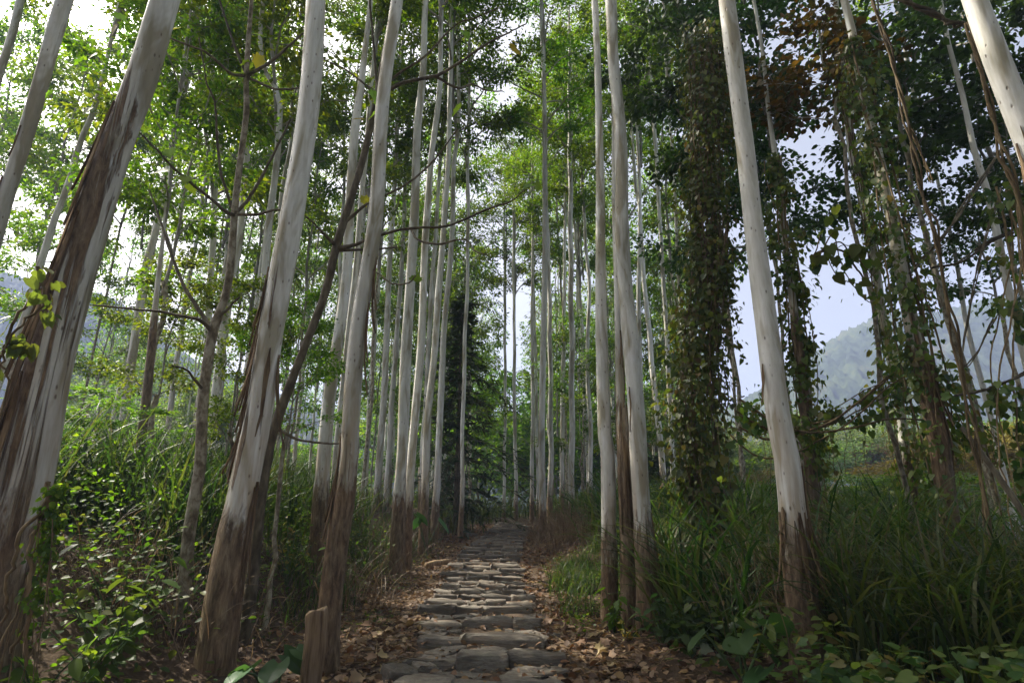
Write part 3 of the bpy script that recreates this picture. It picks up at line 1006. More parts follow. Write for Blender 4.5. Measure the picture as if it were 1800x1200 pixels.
tree('slender smooth grey-white trunk between the lianas and the leaning white eucalyptus', 8.0,
     [(1660, 40, 9), (1667, 77, 9), (1693, 167, 11), (1713, 267, 13), (1733, 333, 15), (1750, 400, 16), (1785, 560, 17), (1812, 680, 18), (1860, 950, 20)], 900, 22)
tree('thin pale trunk rising from the golden bushes behind the lianas', 13,
     [(1650, 330, 7), (1673, 427, 8), (1687, 500, 9), (1700, 567, 10), (1717, 633, 11), (1733, 700, 12), (1750, 767, 12), (1775, 880, 13)], 2500, 20)
# left middle distance
tree('slender crooked grey-white trunk beside the thick bark-shedding one', 11,
     [(190, 90, 8), (182, 123, 9), (163, 200, 11), (140, 257, 12), (123, 317, 13), (97, 383, 14), (87, 417, 15), (67, 483, 16), (47, 550, 17), (17, 617, 17), (-20, 720, 18), (-60, 850, 19)], 830, 22)
tree('far pale trunk crossing the corner of sky beyond the smooth leaning one', 11,
     [(45, -30, 17), (20, 67, 18), (0, 130, 18), (-30, 240, 19), (-110, 520, 21), (-190, 800, 23)], 800, 25)
tree('sinuous thin pale trunk behind the lichen-spotted sapling', 12,
     [(340, -20, 7), (347, 33, 7), (367, 100, 8), (387, 183, 9), (387, 267, 10), (377, 333, 11), (373, 433, 12), (368, 533, 13), (362, 700, 14), (355, 850, 15)], 820, 19, kit=LOW, crown_z=8.5)
tree('snaking pale trunk with an S bend behind the collared white eucalyptus', 11,
     [(462, 0, 7), (457, 67, 8), (467, 127, 9), (490, 167, 9), (490, 233, 11), (483, 317, 12), (473, 393, 13), (462, 520, 14), (450, 700, 15), (440, 850, 16)], 820, 18, kit=LOW, crown_z=9)
tree('pale straight trunk standing in sunlit shrubs on the grassy bank', 13,
     [(300, 280, 11), (280, 380, 13), (257, 467, 15), (247, 533, 16), (233, 617, 17), (222, 700, 18), (212, 820, 20)], 790, 23)
tree('thin brown-grey trunk standing in sunlit shrubs on the grassy bank', 9,
     [(305, 250, 6), (295, 340, 7), (287, 417, 8), (277, 500, 10), (267, 600, 12), (257, 700, 14), (247, 783, 15), (238, 870, 16)], 560, 12, kit=LOW, crown_z=6.2)
tree('bluish pale trunk seen just behind the lichen-spotted sapling stem', 14,
     [(430, 300, 12), (420, 417, 15), (405, 500, 16), (390, 600, 17), (378, 700, 18), (365, 830, 19)], 830, 24)

# ---- the stand behind, and the understorey
ORI = len(TREES)
kit_tr = []
for k in range(5):
    r = np.random.default_rng(300 + k)
    z = np.linspace(0, 27, 34)
    bx, by = r.normal(0, .05, 34).cumsum() * .9, r.normal(0, .05, 34).cumsum() * .9
    pts = np.stack([bx - bx[0], by - by[0], z - .3], -1)
    kit_tr.append(trunk_mesh(Trunk(pts, np.interp(z, [0, 2, 27], [.135, .115, .02])), np.zeros(3), 8, 300 + k, 1.2 + .3 * k, None))
gS = 'white trunks in the deep stand beyond the steps'
lS = 'distant white eucalyptus in the deep stand beyond the top of the steps'
taken = [(b[0], b[1]) for _, _, b in TREES]
cnt = 0
FIXED = [(-10.2, 21.4), (-7.2, 22.3), (-12.6, 22.6), (-8.6, 19.0), (-5.6, 19.8)]  # stand trees added here to keep sun off the valley-side grass
for _ in range(4000):
    if cnt >= 82: break
    y = rng.uniform(19, 82)
    u = rng.uniform(-.74, .34)
    x = u * y
    if _ < len(FIXED):
        x, y = FIXED[_]
        u = -.4
    if abs(x - xp(y)) < 1.5 + .02 * y: continue
    if u < -.42 and _ >= len(FIXED) and rng.random() < .62: continue
    if u > .30 and y < 30: continue
    if _ >= len(FIXED) and min((x - a) ** 2 + (y - b) ** 2 for a, b in taken) < 2.6 ** 2: continue
    # the stand is open towards the morning sun
    sx, sy = math.sin(R(-48)), math.cos(R(-48))
    al, ac = (x + .3) * sx + (y - 8.5) * sy, (x + .3) * sy - (y - 8.5) * sx
    if 8 < al < 36 and -6 < ac < 1.0 and _ >= len(FIXED) and rng.random() < .75: continue
    taken.append((x, y))
    cnt += 1
    sc = rng.uniform(.82, 1.12)
    root = empty('eucalyptus_tree', (x, y, float(tz(x, y))))
    side = 'left' if u < -.36 else 'mid'
    if side == 'left':
        tag(root, 'distant white eucalyptus beyond the grassy bank, bluish with haze', 'tree', 'white trunks beyond the grassy bank')
    else:
        tag(root, lS, 'tree', gS)
    o = obj('trunk', kit_tr[cnt % 5], root)
    rz = rng.uniform(0, 6.28)
    o.scale = (sc, sc, sc); o.rotation_euler = (0, 0, rz)
    lm, fm = KIT[int(rng.integers(4))] if y < 40 else FAR[int(rng.integers(3))]
    zc = 27 * sc * (rng.uniform(.36, .54) if y < 34 else rng.uniform(.20, .48))
    for nm, me in (('branchwork', lm), ('crown', fm)):
        o = obj(nm, me, root)
        o.location = (0, 0, zc)
        kz = (27 * sc - zc) / 13
        o.scale = (1.05, 1.05, kz)
        o.rotation_euler = (0, 0, rng.uniform(0, 6.28) if nm == 'branchwork' else o.rotation_euler[2])
    o.rotation_euler = root.children[-2].rotation_euler


def under(label, px, py_top, py_bot, Y, kit, group=None, name='understorey_tree', width=1.0, stem=.05, foot=None):
    """understorey tree: crown between two heights seen in the photograph, stem down to the ground"""
    a, _ = P(px, py_top, Y)
    b, _ = P(px, py_bot, Y)
    x = (a[0] + b[0]) / 2
    gz = float(tz(x, Y))
    root = empty(name, (x, Y, gz))
    tag(root, label, 'tree', group)
    lm, fm = kit
    H0 = max(v.co.z for v in lm.vertices)
    zc = b[2] - gz
    sc = (a[2] - b[2]) / H0
    r = np.random.default_rng(int(px + Y * 10))
    z = np.linspace(-.15, zc + .3, 12)
    bx, by = r.normal(0, .05, 12).cumsum(), r.normal(0, .05, 12).cumsum()
    bx, by = bx - bx[-1], by - by[-1]
    obj('trunk', (lambda g: (g.add(*tube(np.stack([bx, by, z], -1), np.linspace(stem * 1.3, stem, 12), 8)), g.mesh('trunk', M['lichen']))[1])(Geo()), root)
    for nm, me in (('branchwork', lm), ('crown', fm)):
        o = obj(nm, me, root)
        o.location = (0, 0, zc)
        o.scale = (width * max(.8, sc ** .5), width * max(.8, sc ** .5), sc)
        o.rotation_euler = (0, 0, px * .37)
    return root


gU = 'bright green understorey trees on the grassy bank'
lU = 'bright green backlit understorey tree on the grassy bank'
for k, (px, t0, b0, Y, wd) in enumerate(((330, 60, 520, 10.2, .85), (120, 60, 480, 22, 1.2), (470, 120, 560, 26, 1.2), (60, 330, 640, 14, .9), (560, 150, 520, 25, 1.2),
                                         (300, 430, 720, 11, .75), (180, 480, 720, 20, 1.0), (680, 100, 480, 19, .9), (20, 20, 330, 24, 1.2), (250, 60, 400, 27, 1.2), (430, 0, 300, 28, 1.2), (60, 40, 360, 30, 1.3), (170, 150, 480, 32, 1.3), (330, 0, 300, 33, 1.3), (10, 200, 480, 30, 1.2))):
    under(lU, px, t0, b0, Y, LOW[k % 3], gU, width=wd)
under('leafy green sapling right beside the collared white eucalyptus', 520, 500, 790, 7.2, LOW[1], width=.42, stem=.025)
under('small leafy tree of pointed glossy leaves behind the lichen-spotted sapling', 420, 470, 800, 7.4, LOW[2], width=.45, stem=.025)
under('low shrubby tree in sun on the grassy bank', 190, 690, 860, 8.5, LOW[0], width=.7, stem=.03)
for k in range(24):
    y = rng.uniform(48, 95)
    u = rng.uniform(-.60, .32)
    px = 900 + u * 960 * (1.0)
    under('round leafy tree filling the gaps between distant white trunks', px, rng.uniform(660, 800), 880, y, BUSH[3], 'leafy trees filling the stand behind', 'understorey_tree', rng.uniform(.9, 1.4), .12)
for k in range(20):
    y = rng.uniform(22, 42)
    u = rng.uniform(-.42, .30)
    if abs(u * y - xp(y)) < 2.2: continue
    px = 900 + u * 960
    under('slim green understorey tree between the white trunks beyond the steps', px, rng.uniform(400, 620), rng.uniform(760, 860), y, LOWD[k % 2], 'green understorey trees among the trunks', 'understorey_tree', rng.uniform(.8, 1.2), .04)
for k, (px, t0, b0, y) in enumerate(((1160, 60, 480, 27), (1210, 120, 560, 30), (1090, 40, 480, 30), (820, 120, 520, 36), (980, 80, 480, 34), (1130, 330, 640, 36), (770, 330, 640, 34))):
    under('tall green understorey tree whose crown closes the view above the steps', px, t0, b0, y, LOWD[k % 2], 'green crowns closing the view above the steps', 'understorey_tree', 1.2, .07)
gD = 'dark broad-leaved trees hung with vines'
lD = 'dark broad-leaved vine tree with large leaves on the valley side'
for k, (px, t0, b0, Y, wd) in enumerate(((1560, -60, 290, 9.5, 1.0), (1690, -40, 330, 10.5, 1.0), (1330, -60, 260, 12, .95), (1220, -40, 300, 13, .9), (1780, 140, 420, 9, .8), (1340, 120, 480, 14, .9), (1250, 200, 520, 16, .9), (1610, 240, 470, 11.5, .75), (1730, 300, 560, 12, .75))):
    under(lD, px, t0, b0, Y, BIG[k % 2], gD, 'vine_tree', wd, .04)
under('vine-hung tree with browned autumn leaves above the mountain view', 1450, 20, 230, 8.6, BIGA, None, 'vine_tree', .9, .03)
gV = 'trees of the valley floor'
for k, (px, t0, b0, Y, kit, lab) in enumerate(((1550, 788, 832, 60, BUSH[2], 'round red-leaved tree down in the valley'),
                                               (1740, 765, 890, 34, BUSH[1], 'golden-leaved bush tree in the sun beyond the tall grass'),
                                               (1690, 790, 900, 30, BUSH[1], 'golden-leaved bush in the sun beyond the vine trunks'),
                                               (1800, 750, 910, 30, BUSH[1], 'golden-leaved bush in the sun beyond the vine trunks'))):
    under(lab, px, t0, b0, Y, kit, 'golden bushes of the valley side' if kit is BUSH[1] else None, 'valley_tree', 1.2, .12)
for k in range(14):
    y = rng.uniform(15, 30)
    u = rng.uniform(.30, .92)
    kb = [3, 0, 3, 1][k % 4]
    under('low green shrub just beyond the tall grass at the valley edge' if kb != 1 else 'low golden shrub just beyond the tall grass at the valley edge', 900 + u * 960, rng.uniform(835, 868), 925, y, BUSH[kb],
          'green shrubs at the valley edge' if kb != 1 else 'golden shrubs at the valley edge', 'valley_shrub', .55, .05)
for k in range(44):
    u = rng.uniform(.20, .98)
    y = rng.uniform(36, 130)
    px = 900 + u * 960
    top = rng.uniform(735, 815)
    kit = BUSH[[0, 3, 0, 0, 1][k % 5]]
    under('pale green round-crowned tree on the valley floor, softened by haze' if kit is not BUSH[1] else 'golden round-crowned tree on the valley floor, softened by haze', px, top, 850, y, kit, gV if kit is not BUSH[1] else 'golden trees of the valley floor', 'valley_tree', rng.uniform(.9, 1.5), .15)
for k in range(8):
    px, y = rng.uniform(60, 420), rng.uniform(45, 100)
    under('pale green round-crowned tree beyond the grassy bank, softened by haze', px, rng.uniform(600, 720), 800, y, BUSH[[0, 3][k % 2]], 'hazy trees beyond the grassy bank', 'valley_tree', rng.uniform(.8, 1.2), .15)

# ---- dark conifer by the path
def conifer(px, py_top, Y, label):
    a, _ = P(px, py_top, Y)
    gz = float(tz(a[0], Y))
    H = a[2] - gz
    root = empty('conifer_tree', (a[0], Y, gz))
    tag(root, label, 'tree')
    g, gb, gl = Geo(), Geo(), Geo()
    z = np.linspace(-.2, H, 14)
    g.add(*tube(np.stack([0 * z, 0 * z, z], -1), np.linspace(.12, .01, 14), 8))
    obj('trunk', g.mesh('trunk', M['stem']), root)
    r = np.random.default_rng(5)
    C, D, NN, LL = [], [], [], []
    for i in range(105):
        f = (i + .5) / 105
        z0 = .5 + (H - .6) * f
        az = i * 2.4 + r.uniform(-.4, .4)
        ln = (2.0 * (1 - f) ** .7 + .2) * r.uniform(.2, 1.6) * (1.05 + .4 * math.cos(az))
        t = np.linspace(0, 1, 6)
        hor = ln * t
        ver = ln * (r.uniform(-.1, .35) * t - r.uniform(.3, .9) * t * t)
        pts = np.stack([hor * math.cos(az), hor * math.sin(az), z0 + ver], -1)
        gb.add(*tube(pts, np.linspace(.016, .004, 6), 4))
        m = 46
        tt = r.uniform(.12, 1, m)
        c = np.stack([np.interp(tt, t, pts[:, q]) for q in range(3)], -1)
        sd = np.array([-math.sin(az), math.cos(az), 0])
        sgn = r.choice([-1, 1], m)
        d = sd * sgn[:, None] * r.uniform(.4, 1, m)[:, None] + np.array([math.cos(az), math.sin(az), -.5]) * r.uniform(.3, 1.2, m)[:, None] + r.normal(0, .45, (m, 3))
        C.append(c); D.append(d); NN.append(r.normal(0, .5, (m, 3)) + [0, 0, 1]); LL.append(r.uniform(.14, .42, m))
    LL = np.concatenate(LL)
    leaves(gl, np.concatenate(C), np.concatenate(D), np.concatenate(NN), LL, LL * .22, T_DIAMOND)
    obj('branchwork', gb.mesh('branchwork', M['stem']), root)
    obj('crown', gl.mesh('crown', M['conifer'], False), root)


conifer(812, 520, 20.5, 'dark drooping conifer standing alone beside the stone steps')
conifer(1150, 800, 24, 'small dark conifer behind the trio of trunks')

# ---- bark ribbons
def ribbons(T, specs):
    root, tr, base = T
    for q, (px_side, z1, ln, wd, fe) in enumerate(specs):
        bark_strip(root, base, tr, z1, ln, px_side, wd, .008, fe, 900 + q + int(z1 * 10))


r9 = np.random.default_rng(99)
W_, S_, E_ = math.pi, -math.pi / 2, 0.0
ribbons(T2, [(W_ + r9.uniform(-.4, 1.5), r9.uniform(1.6, 5.2), r9.uniform(.6, 1.7), r9.uniform(.03, .085), r9.uniform(.0, .09)) for _ in range(24)])
ribbons(T3, [(W_ + r9.uniform(-.3, .8), r9.uniform(1.9, 4.2), r9.uniform(.5, 1.2), r9.uniform(.02, .05), r9.uniform(.01, .10)) for _ in range(12)] +
        [(S_ + .6, 3.05, .9, .05, .14), (E_ - .2, 3.0, .95, .06, .2), (E_ - .3, 1.75, 1.0, .05, .05), (E_ - .15, 1.75, .9, .04, .08), (E_ - .45, 1.7, .8, .04, .03)])
ribbons(T4, [(W_ + r9.uniform(-.2, .9), r9.uniform(1.6, 2.4), r9.uniform(.4, .8), r9.uniform(.02, .04), r9.uniform(.01, .05)) for _ in range(5)] +
        [(E_ + r9.uniform(-.6, .1), r9.uniform(3.6, 4.4), r9.uniform(.6, 1.1), .025, r9.uniform(.05, .15)) for _ in range(5)])
ribbons(T9, [(S_ + r9.uniform(-1.6, 1.4), r9.uniform(1.38, 1.52), r9.uniform(.25, .75), r9.uniform(.02, .05), r9.uniform(.03, .09)) for _ in range(14)] +
        [(W_ + .4, 2.9, .4, .03, .08), (E_ - .1, 1.9, 1.1, .04, .03)])
ribbons(T10, [(W_ + r9.uniform(-.3, 1.0), r9.uniform(3.6, 4.8), r9.uniform(.9, 1.6), r9.uniform(.03, .06), r9.uniform(.05, .25)) for _ in range(9)])
ribbons(T8b, [(S_ + r9.uniform(-1.4, 1.4), r9.uniform(2.0, 3.0), r9.uniform(.5, 1.2), r9.uniform(.02, .05), r9.uniform(.01, .05)) for _ in range(10)])
ribbons(T8c, [(W_ + r9.uniform(-.3, .9), r9.uniform(2.6, 4.2), r9.uniform(.5, 1.1), r9.uniform(.015, .03), r9.uniform(.01, .05)) for _ in range(4)] + [(S_ + .9, 1.45, .7, .03, .04)])
ribbons(T11c, [(S_ + r9.uniform(-1.2, 1.2), r9.uniform(2.5, 5), r9.uniform(.6, 1.4), r9.uniform(.02, .05), r9.uniform(.02, .12)) for _ in range(12)])
ribbons(T1, [(S_ + r9.uniform(-1.2, .6), r9.uniform(4.0, 6), r9.uniform(.4, 1.0), r9.uniform(.02, .05), .02) for _ in range(4)])

# ---- palmate-leaved saplings in front
def sapling(label, Y, stem, branches, leaf_px, mat='stem', name='sapling', yellow=()):
    a, _ = P(stem[-1][0], stem[-1][1], Y)
    gz = float(tz(a[0], Y))
    base = np.array([a[0], Y, gz])
    root = empty(name, base)
    tag(root, label, 'tree')

    def poly(pts, depth0=0., depth1=0.):
        out = []
        for q, (x, y, wv) in enumerate(pts):
            f = q / max(1, len(pts) - 1)
            p, s = P(x, y, Y + depth0 + (depth1 - depth0) * f)
            out.append(np.append(p - base, wv * s / 2))
        return np.array(out)
    st = poly(stem)
    if st[-1, 2] > -.1:
        st = np.vstack([st, [st[-1, 0], 0, -.12, st[-1, 3] * 1.1]])
    sp = smooth_path(st[::-1], 6)
    g = Geo()
    g.add(*tube(sp[:, :3], sp[:, 3], 10, .03, np.random.default_rng(3)))
    obj('stem', g.mesh('stem', M[mat]), root)
    r = np.random.default_rng(int(Y * 100))
    for pts in branches:
        b = poly(pts, 0, r.uniform(-.9, .5))
        sp = smooth_path(b, 6)
        sp[:, :3] += np.cumsum(r.normal(0, .004, (len(sp), 3)), 0)
        g = Geo()
        g.add(*tube(sp[:, :3], np.maximum(sp[:, 3], .003), 6))
        obj('branch', g.mesh('branch', M['stem']), root)
    for q, (x, y, s_, dy) in enumerate(leaf_px):
        p, s = P(x, y, Y + dy)
        g = Geo()
        L = s_ * s
        d = np.array([r.uniform(-1, 1), r.uniform(-.5, .5), r.uniform(-.9, .1)])
        n = np.array([r.normal(0, .5), -.75 + r.normal(0, .3), .8])
        leaves(g, np.zeros((1, 3)), d[None], n[None], np.array([L]), np.array([L * .95]), T_PALM)
        dn = norm(d)
        pe = np.array([[0, 0, 0], -dn * L * .25 + [0, 0, .05 * L], -dn * L * .55 + [0, 0, .25 * L]])
        g.add(*tube(pe, .0022, 4))
        o = obj('leaf', g.mesh('leaf', M['yellow' if q in yellow else 'palmate']), root, p - base)
    return root


SA = sapling('lichen-spotted sapling with whorled dark branches and lobed leaves, bowed at its foot', 6.0,
             [(444, -40, 6), (442, 0, 7), (433, 133, 9), (433, 200, 10), (420, 300, 11), (412, 377, 12), (405, 467, 13), (397, 517, 13), (383, 557, 15), (373, 590, 17), (357, 700, 18), (353, 800, 19), (347, 850, 20), (333, 933, 21), (325, 1017, 22), (313, 1077, 23), (292, 1117, 24), (293, 1177, 25)],
             [[(412, 377, 8), (400, 373, 6), (333, 323, 5), (290, 287, 4), (247, 240, 3)], [(414, 375, 7), (430, 355, 6), (467, 300, 5), (513, 207, 3)], [(414, 378, 6), (450, 376, 5), (483, 368, 4), (520, 372, 3)],
              [(408, 365, 6), (387, 293, 5), (377, 190, 4), (360, 140, 3), (350, 67, 3)], [(433, 135, 6), (403, 127, 5), (360, 93, 4), (300, 67, 3)], [(435, 135, 6), (483, 100, 5), (533, 53, 3)],
              [(432, 130, 5), (400, 50, 4), (383, 0, 3), (375, -40, 3)], [(436, 138, 5), (483, 157, 4), (533, 153, 3)], [(374, 585, 9), (350, 563, 6), (300, 552, 5), (233, 545, 4), (160, 537, 3)],
              [(375, 580, 8), (327, 503, 6), (303, 440, 5), (288, 390, 4), (270, 330, 3)], [(383, 556, 6), (400, 540, 5), (420, 520, 3)], [(358, 690, 6), (330, 650, 4), (300, 640, 3)]],
             [(315, 50, 34, -.9), (200, 25, 26, -.6), (195, 5, 24, -.6), (205, 45, 20, -.6), (297, 262, 26, -.5), (310, 285, 30, -.5), (295, 300, 24, -.4), (325, 310, 26, -.4), (330, 325, 22, -.3), (338, 318, 20, -.3),
              (450, 125, 30, 0), (425, 140, 30, 0), (440, 110, 26, 0), (458, 98, 30, .2), (465, 65, 26, .2), (170, 95, 18, -.4), (92, 160, 18, -.4), (160, 190, 20, -.4), (410, 130, 30, 0), (260, 230, 20, -.2)],
             'lichen', yellow=(0, 3, 13, 15))
SB = sapling('slanting bare brown sapling crossing in front of slim eucalyptus, long arching branches', 6.5,
             [(705, -40, 7), (697, 0, 8), (677, 83, 9), (663, 167, 11), (637, 283, 12), (603, 393, 14), (590, 437, 15), (573, 510, 14), (550, 573, 14), (520, 650, 15), (483, 750, 18), (470, 800, 19), (455, 900, 20), (442, 1030, 22)],
             [[(605, 390, 8), (643, 358, 5), (700, 330, 4), (747, 293, 4), (773, 263, 3), (800, 227, 3)], [(592, 437, 10), (625, 430, 6), (660, 417, 5), (723, 403, 5), (787, 400, 4), (847, 375, 4), (900, 357, 3), (928, 333, 2)],
              [(723, 403, 5), (735, 420, 4), (770, 425, 4), (813, 417, 3), (833, 437, 3), (853, 443, 2)], [(663, 167, 8), (717, 143, 6), (763, 133, 6), (793, 117, 5), (853, 77, 4), (887, 57, 3), (923, 37, 2)],
              [(663, 165, 6), (700, 130, 5), (747, 103, 4), (800, 47, 3), (840, 30, 3), (887, 10, 2)], [(765, 134, 5), (807, 153, 4), (830, 145, 3), (853, 157, 3), (883, 160, 2)], [(662, 165, 5), (633, 143, 4), (600, 117, 3), (560, 100, 2)],
              [(664, 155, 5), (655, 60, 4), (650, 0, 4), (648, -40, 3)], [(590, 432, 7), (560, 400, 4), (535, 380, 3)], [(662, 480, 3), (690, 500, 3), (715, 500, 3), (728, 488, 2)], [(590, 440, 6), (650, 440, 4), (700, 435, 3)],
              [(483, 750, 8), (520, 770, 5), (570, 778, 4), (595, 780, 3)]],
             [(662, 175, 30, -.2), (672, 190, 34, -.2), (650, 160, 28, -.2), (668, 150, 24, 0), (830, 205, 30, -.4), (838, 15, 26, -.4), (842, 45, 24, -.4), (810, 185, 28, -.3), (898, 85, 28, 0), (905, 75, 22, 0), (640, 210, 24, -.2),
              (800, 15, 24, 0), (855, 155, 18, 0), (722, 487, 16, .1), (738, 486, 16, .1), (640, 345, 20, 0), (855, 340, 22, .2), (935, 325, 24, .2), (945, 320, 20, .2), (815, 55, 22, 0), (645, 330, 20, 0)],
             'stem', yellow=(9, 10, 15, 8))

# ---- sawn post, log, fallen pole
def post():
    p, s = P(553, 1072, 5.35)
    gz = float(tz(p[0], 5.35))
    base = np.array([p[0], 5.35, gz])
    H = p[2] - gz
    r = np.random.default_rng(2)
    sides = 14
    zs = np.array([-.2, .0, .12, .28, .40, .5, .58, .66, .74, H - .012, H])
    zs = np.unique(np.clip(zs, -.2, H))
    a = np.arange(sides) * 2 * math.pi / sides
    V = []
    for z in zs:
        rr = .088 * (1 + .05 * np.sin(2 * a + z * 3) + .05 * np.sin(3 * a + 1 + z) + r.normal(0, .012, sides))
        if z >= H: rr = rr * .93
        bx = -.07 * (z / H) ** 2 * 0 + .03 * math.sin(z * 4.2)
        V.append(np.stack([bx + rr * np.cos(a), rr * np.sin(a), np.full(sides, z) + (z > H * .9) * .025 * np.cos(a) + (z > H * .9) * .012 * np.sin(3 * a)], -1))
    n = len(zs)
    V = np.vstack(V + [V[-1].mean(0, keepdims=True) + [0, 0, .004]])
    i, j = np.meshgrid(np.arange(n - 1), np.arange(sides), indexing='ij')
    k = (j + 1) % sides
    Q = np.stack([i * sides + j, i * sides + k, (i + 1) * sides + k, (i + 1) * sides + j], -1).reshape(-1, 4)
    Tt = np.array([((n - 1) * sides + e, (n - 1) * sides + (e + 1) % sides, n * sides) for e in range(sides)])
    o = obj('wooden_post', mesh('wooden_post', V, [Q, Tt], M['wood']), None, base)
    tag(o, 'sawn-off weathered wooden post standing beside the path', 'post')


post()
g = Geo()
p, _ = P(770, 1003, 13.2)
pts = np.array([[-.22, -.30, .0], [-.08, -.1, .03], [.08, .12, .035], [.2, .30, .04]])
g.add(*tube(np.vstack([pts[0] + (pts[0] - pts[1]) * .02, pts, pts[-1] + [.005, .008, 0]]), [.01, .06, .062, .058, .055, .01], 10, .05, rng))
o = obj('log', g.mesh('log', M['wood']), None, (p[0], 13.2, float(tz(p[0], 13.2)) + .05))
tag(o, 'short cut log lying on the litter slope beside the steps', 'log')
g = Geo()
a, b = P(1690, 750, 6.2)[0], P(1830, 950, 6.0)[0]
pts = smooth_path(np.array([a, (a + b) / 2 + [0, 0, .05], b, [b[0] + .35, b[1], float(tz(b[0] + .35, b[1])) - .1]]), 6)
base = pts[-1] * [1, 1, 0] + [0, 0, float(tz(pts[-1, 0], pts[-1, 1]))]
g.add(*tube(pts - base, np.linspace(.022, .04, len(pts)), 8, .04, rng))
o = obj('fallen_branch', g.mesh('fallen_branch', M['stem']), None, base)
tag(o, 'dark dead pole slanting down into the grass by the golden bushes', 'branch')

# ---- climbing and hanging vines
def vine(label, axis_px, Y, half_px, nleaf, seed, leaf=.095, mat='vine', nstem=5, name='climbing_vine', strands=0, T=T_HEART, shell=.45, nsingle=60):
    r = np.random.default_rng(seed)
    A = np.array([np.append(P(x, y, Y)[0], h * P(x, y, Y)[1]) for (x, y), h in zip(axis_px, half_px)])
    S = smooth_path(A, 8)
    gz = float(tz(A[-1, 0], Y))
    base = np.array([A[-1, 0], Y, gz])
    root = empty(name, base)
    tag(root, label, 'vine')
    L = np.concatenate([[0], np.cumsum(np.linalg.norm(np.diff(S[:, :3], axis=0), axis=1))])
    t = L / L[-1]
    TN = norm(np.gradient(S[:, :3], axis=0))
    g = Geo()
    for q in range(nstem):
        ph, w_ = r.uniform(0, 6.28), r.uniform(2, 7) * r.choice([-1, 1])
        k = np.linspace(0, 1, 26)
        c = np.stack([np.interp(k, t, S[:, e]) for e in range(4)], -1)
        rr = c[:, 3] * r.uniform(.25, .7)
        hz = np.abs(np.interp(k, t, TN[:, 0])) > .6
        pts = c[:, :3] + np.stack([np.cos(ph + w_ * k) * rr * ~hz, np.sin(ph + w_ * k) * rr, np.cos(ph + w_ * k) * rr * hz], -1) + np.cumsum(r.normal(0, .012, (26, 3)), 0)
        if q == 0:
            pts = np.vstack([pts, [pts[-1, 0], pts[-1, 1], gz - .1]])
        g.add(*tube(pts - base, np.linspace(1.2, .7, len(pts)) * r.uniform(.006, .017), 5))
    for q in range(strands):
        k0 = r.uniform(0, .9)
        c = np.array([np.interp(k0, t, S[:, e]) for e in range(4)])
        an = r.uniform(0, 6.28)
        p0 = c[:3] + np.array([math.cos(an), math.sin(an), 0]) * c[3] * r.uniform(.5, 1.1)
        ln = r.uniform(.3, 1.1)
        zz = np.linspace(0, 1, 6)
        pts = p0 + np.stack([np.cumsum(r.normal(0, .02, 6)), np.cumsum(r.normal(0, .02, 6)), -zz * ln], -1)
        g.add(*tube(pts - base, .004, 4))
    obj('stem', g.mesh('stem', M['liana']), root)

    ncl = max(12, nleaf // 32)
    ck, ca, cw = r.uniform(0, 1, ncl), r.uniform(0, 6.28, ncl), r.uniform(.35, 1.45, ncl)

    def pos(n, fr):
        ix = r.integers(0, ncl, n)
        k = np.clip(ck[ix] + r.normal(0, .022, n), 0, 1)
        c = np.stack([np.interp(k, t, S[:, e]) for e in range(4)], -1)
        an = ca[ix] + r.normal(0, .55, n)
        if fr: an = np.where(np.sin(an) > 0, -an, an)
        wav = cw[ix] * (1 + .2 * r.normal(size=n))
        ra = c[:, 3] * (shell + (1 - shell) * r.uniform(0, 1, n) ** .5) * wav * (1.0 if not fr else 1.06)
        tn = norm(np.stack([np.interp(k, t, TN[:, e]) for e in range(3)], -1))
        e2 = norm(np.array([0, 1., 0]) - tn * tn[:, 1:2])
        e1 = np.cross(e2, tn)
        e1 = np.where(e1[:, :1] + e1[:, 2:] * .3 < 0, -e1, e1)
        o_ = np.cos(an)[:, None] * e1 + np.sin(an)[:, None] * e2
        return c[:, :3] + o_ * ra[:, None] - base, o_
    gl = Geo()
    c, o_ = pos(nleaf, False)
    n = len(c)
    d = o_ * .45 + r.normal(0, .45, (n, 3)) + [0, 0, -.9]
    nn = o_ + r.normal(0, .45, (n, 3)) + [0, 0, .5]
    ll = leaf * r.uniform(.4, 1.2, n) * r.choice([.8, 1.0, 1.35], n)
    leaves(gl, c, d, nn, ll, ll * .85, T)
    o = obj('leaf_mass', gl.mesh('leaf_mass', M[mat], False), root)
    o['kind'] = 'stuff'
    # the leaves one can pick apart, on the side that hangs free
    shared = []
    for q in range(6):
        gg = Geo()
        leaves(gg, np.zeros((1, 3)), np.array([[.1, 0, -1.]]) + r.normal(0, .15, (1, 3)), np.array([[0, -1., .35]]) + r.normal(0, .2, (1, 3)), np.array([1.]), np.array([.86]), T)
        shared.append(gg.mesh('leaf', M[mat]))
    c, o_ = pos(nsingle, True)
    for q in range(nsingle):
        s = leaf * r.uniform(.9, 1.5)
        lo = obj('leaf', shared[q % 6], root, c[q])
        lo.scale = (s, s, s)
        lo.rotation_euler = (r.normal(0, .4), r.normal(0, .5), math.atan2(o_[q, 1], o_[q, 0]) + math.pi / 2 + r.normal(0, .4))
    return root


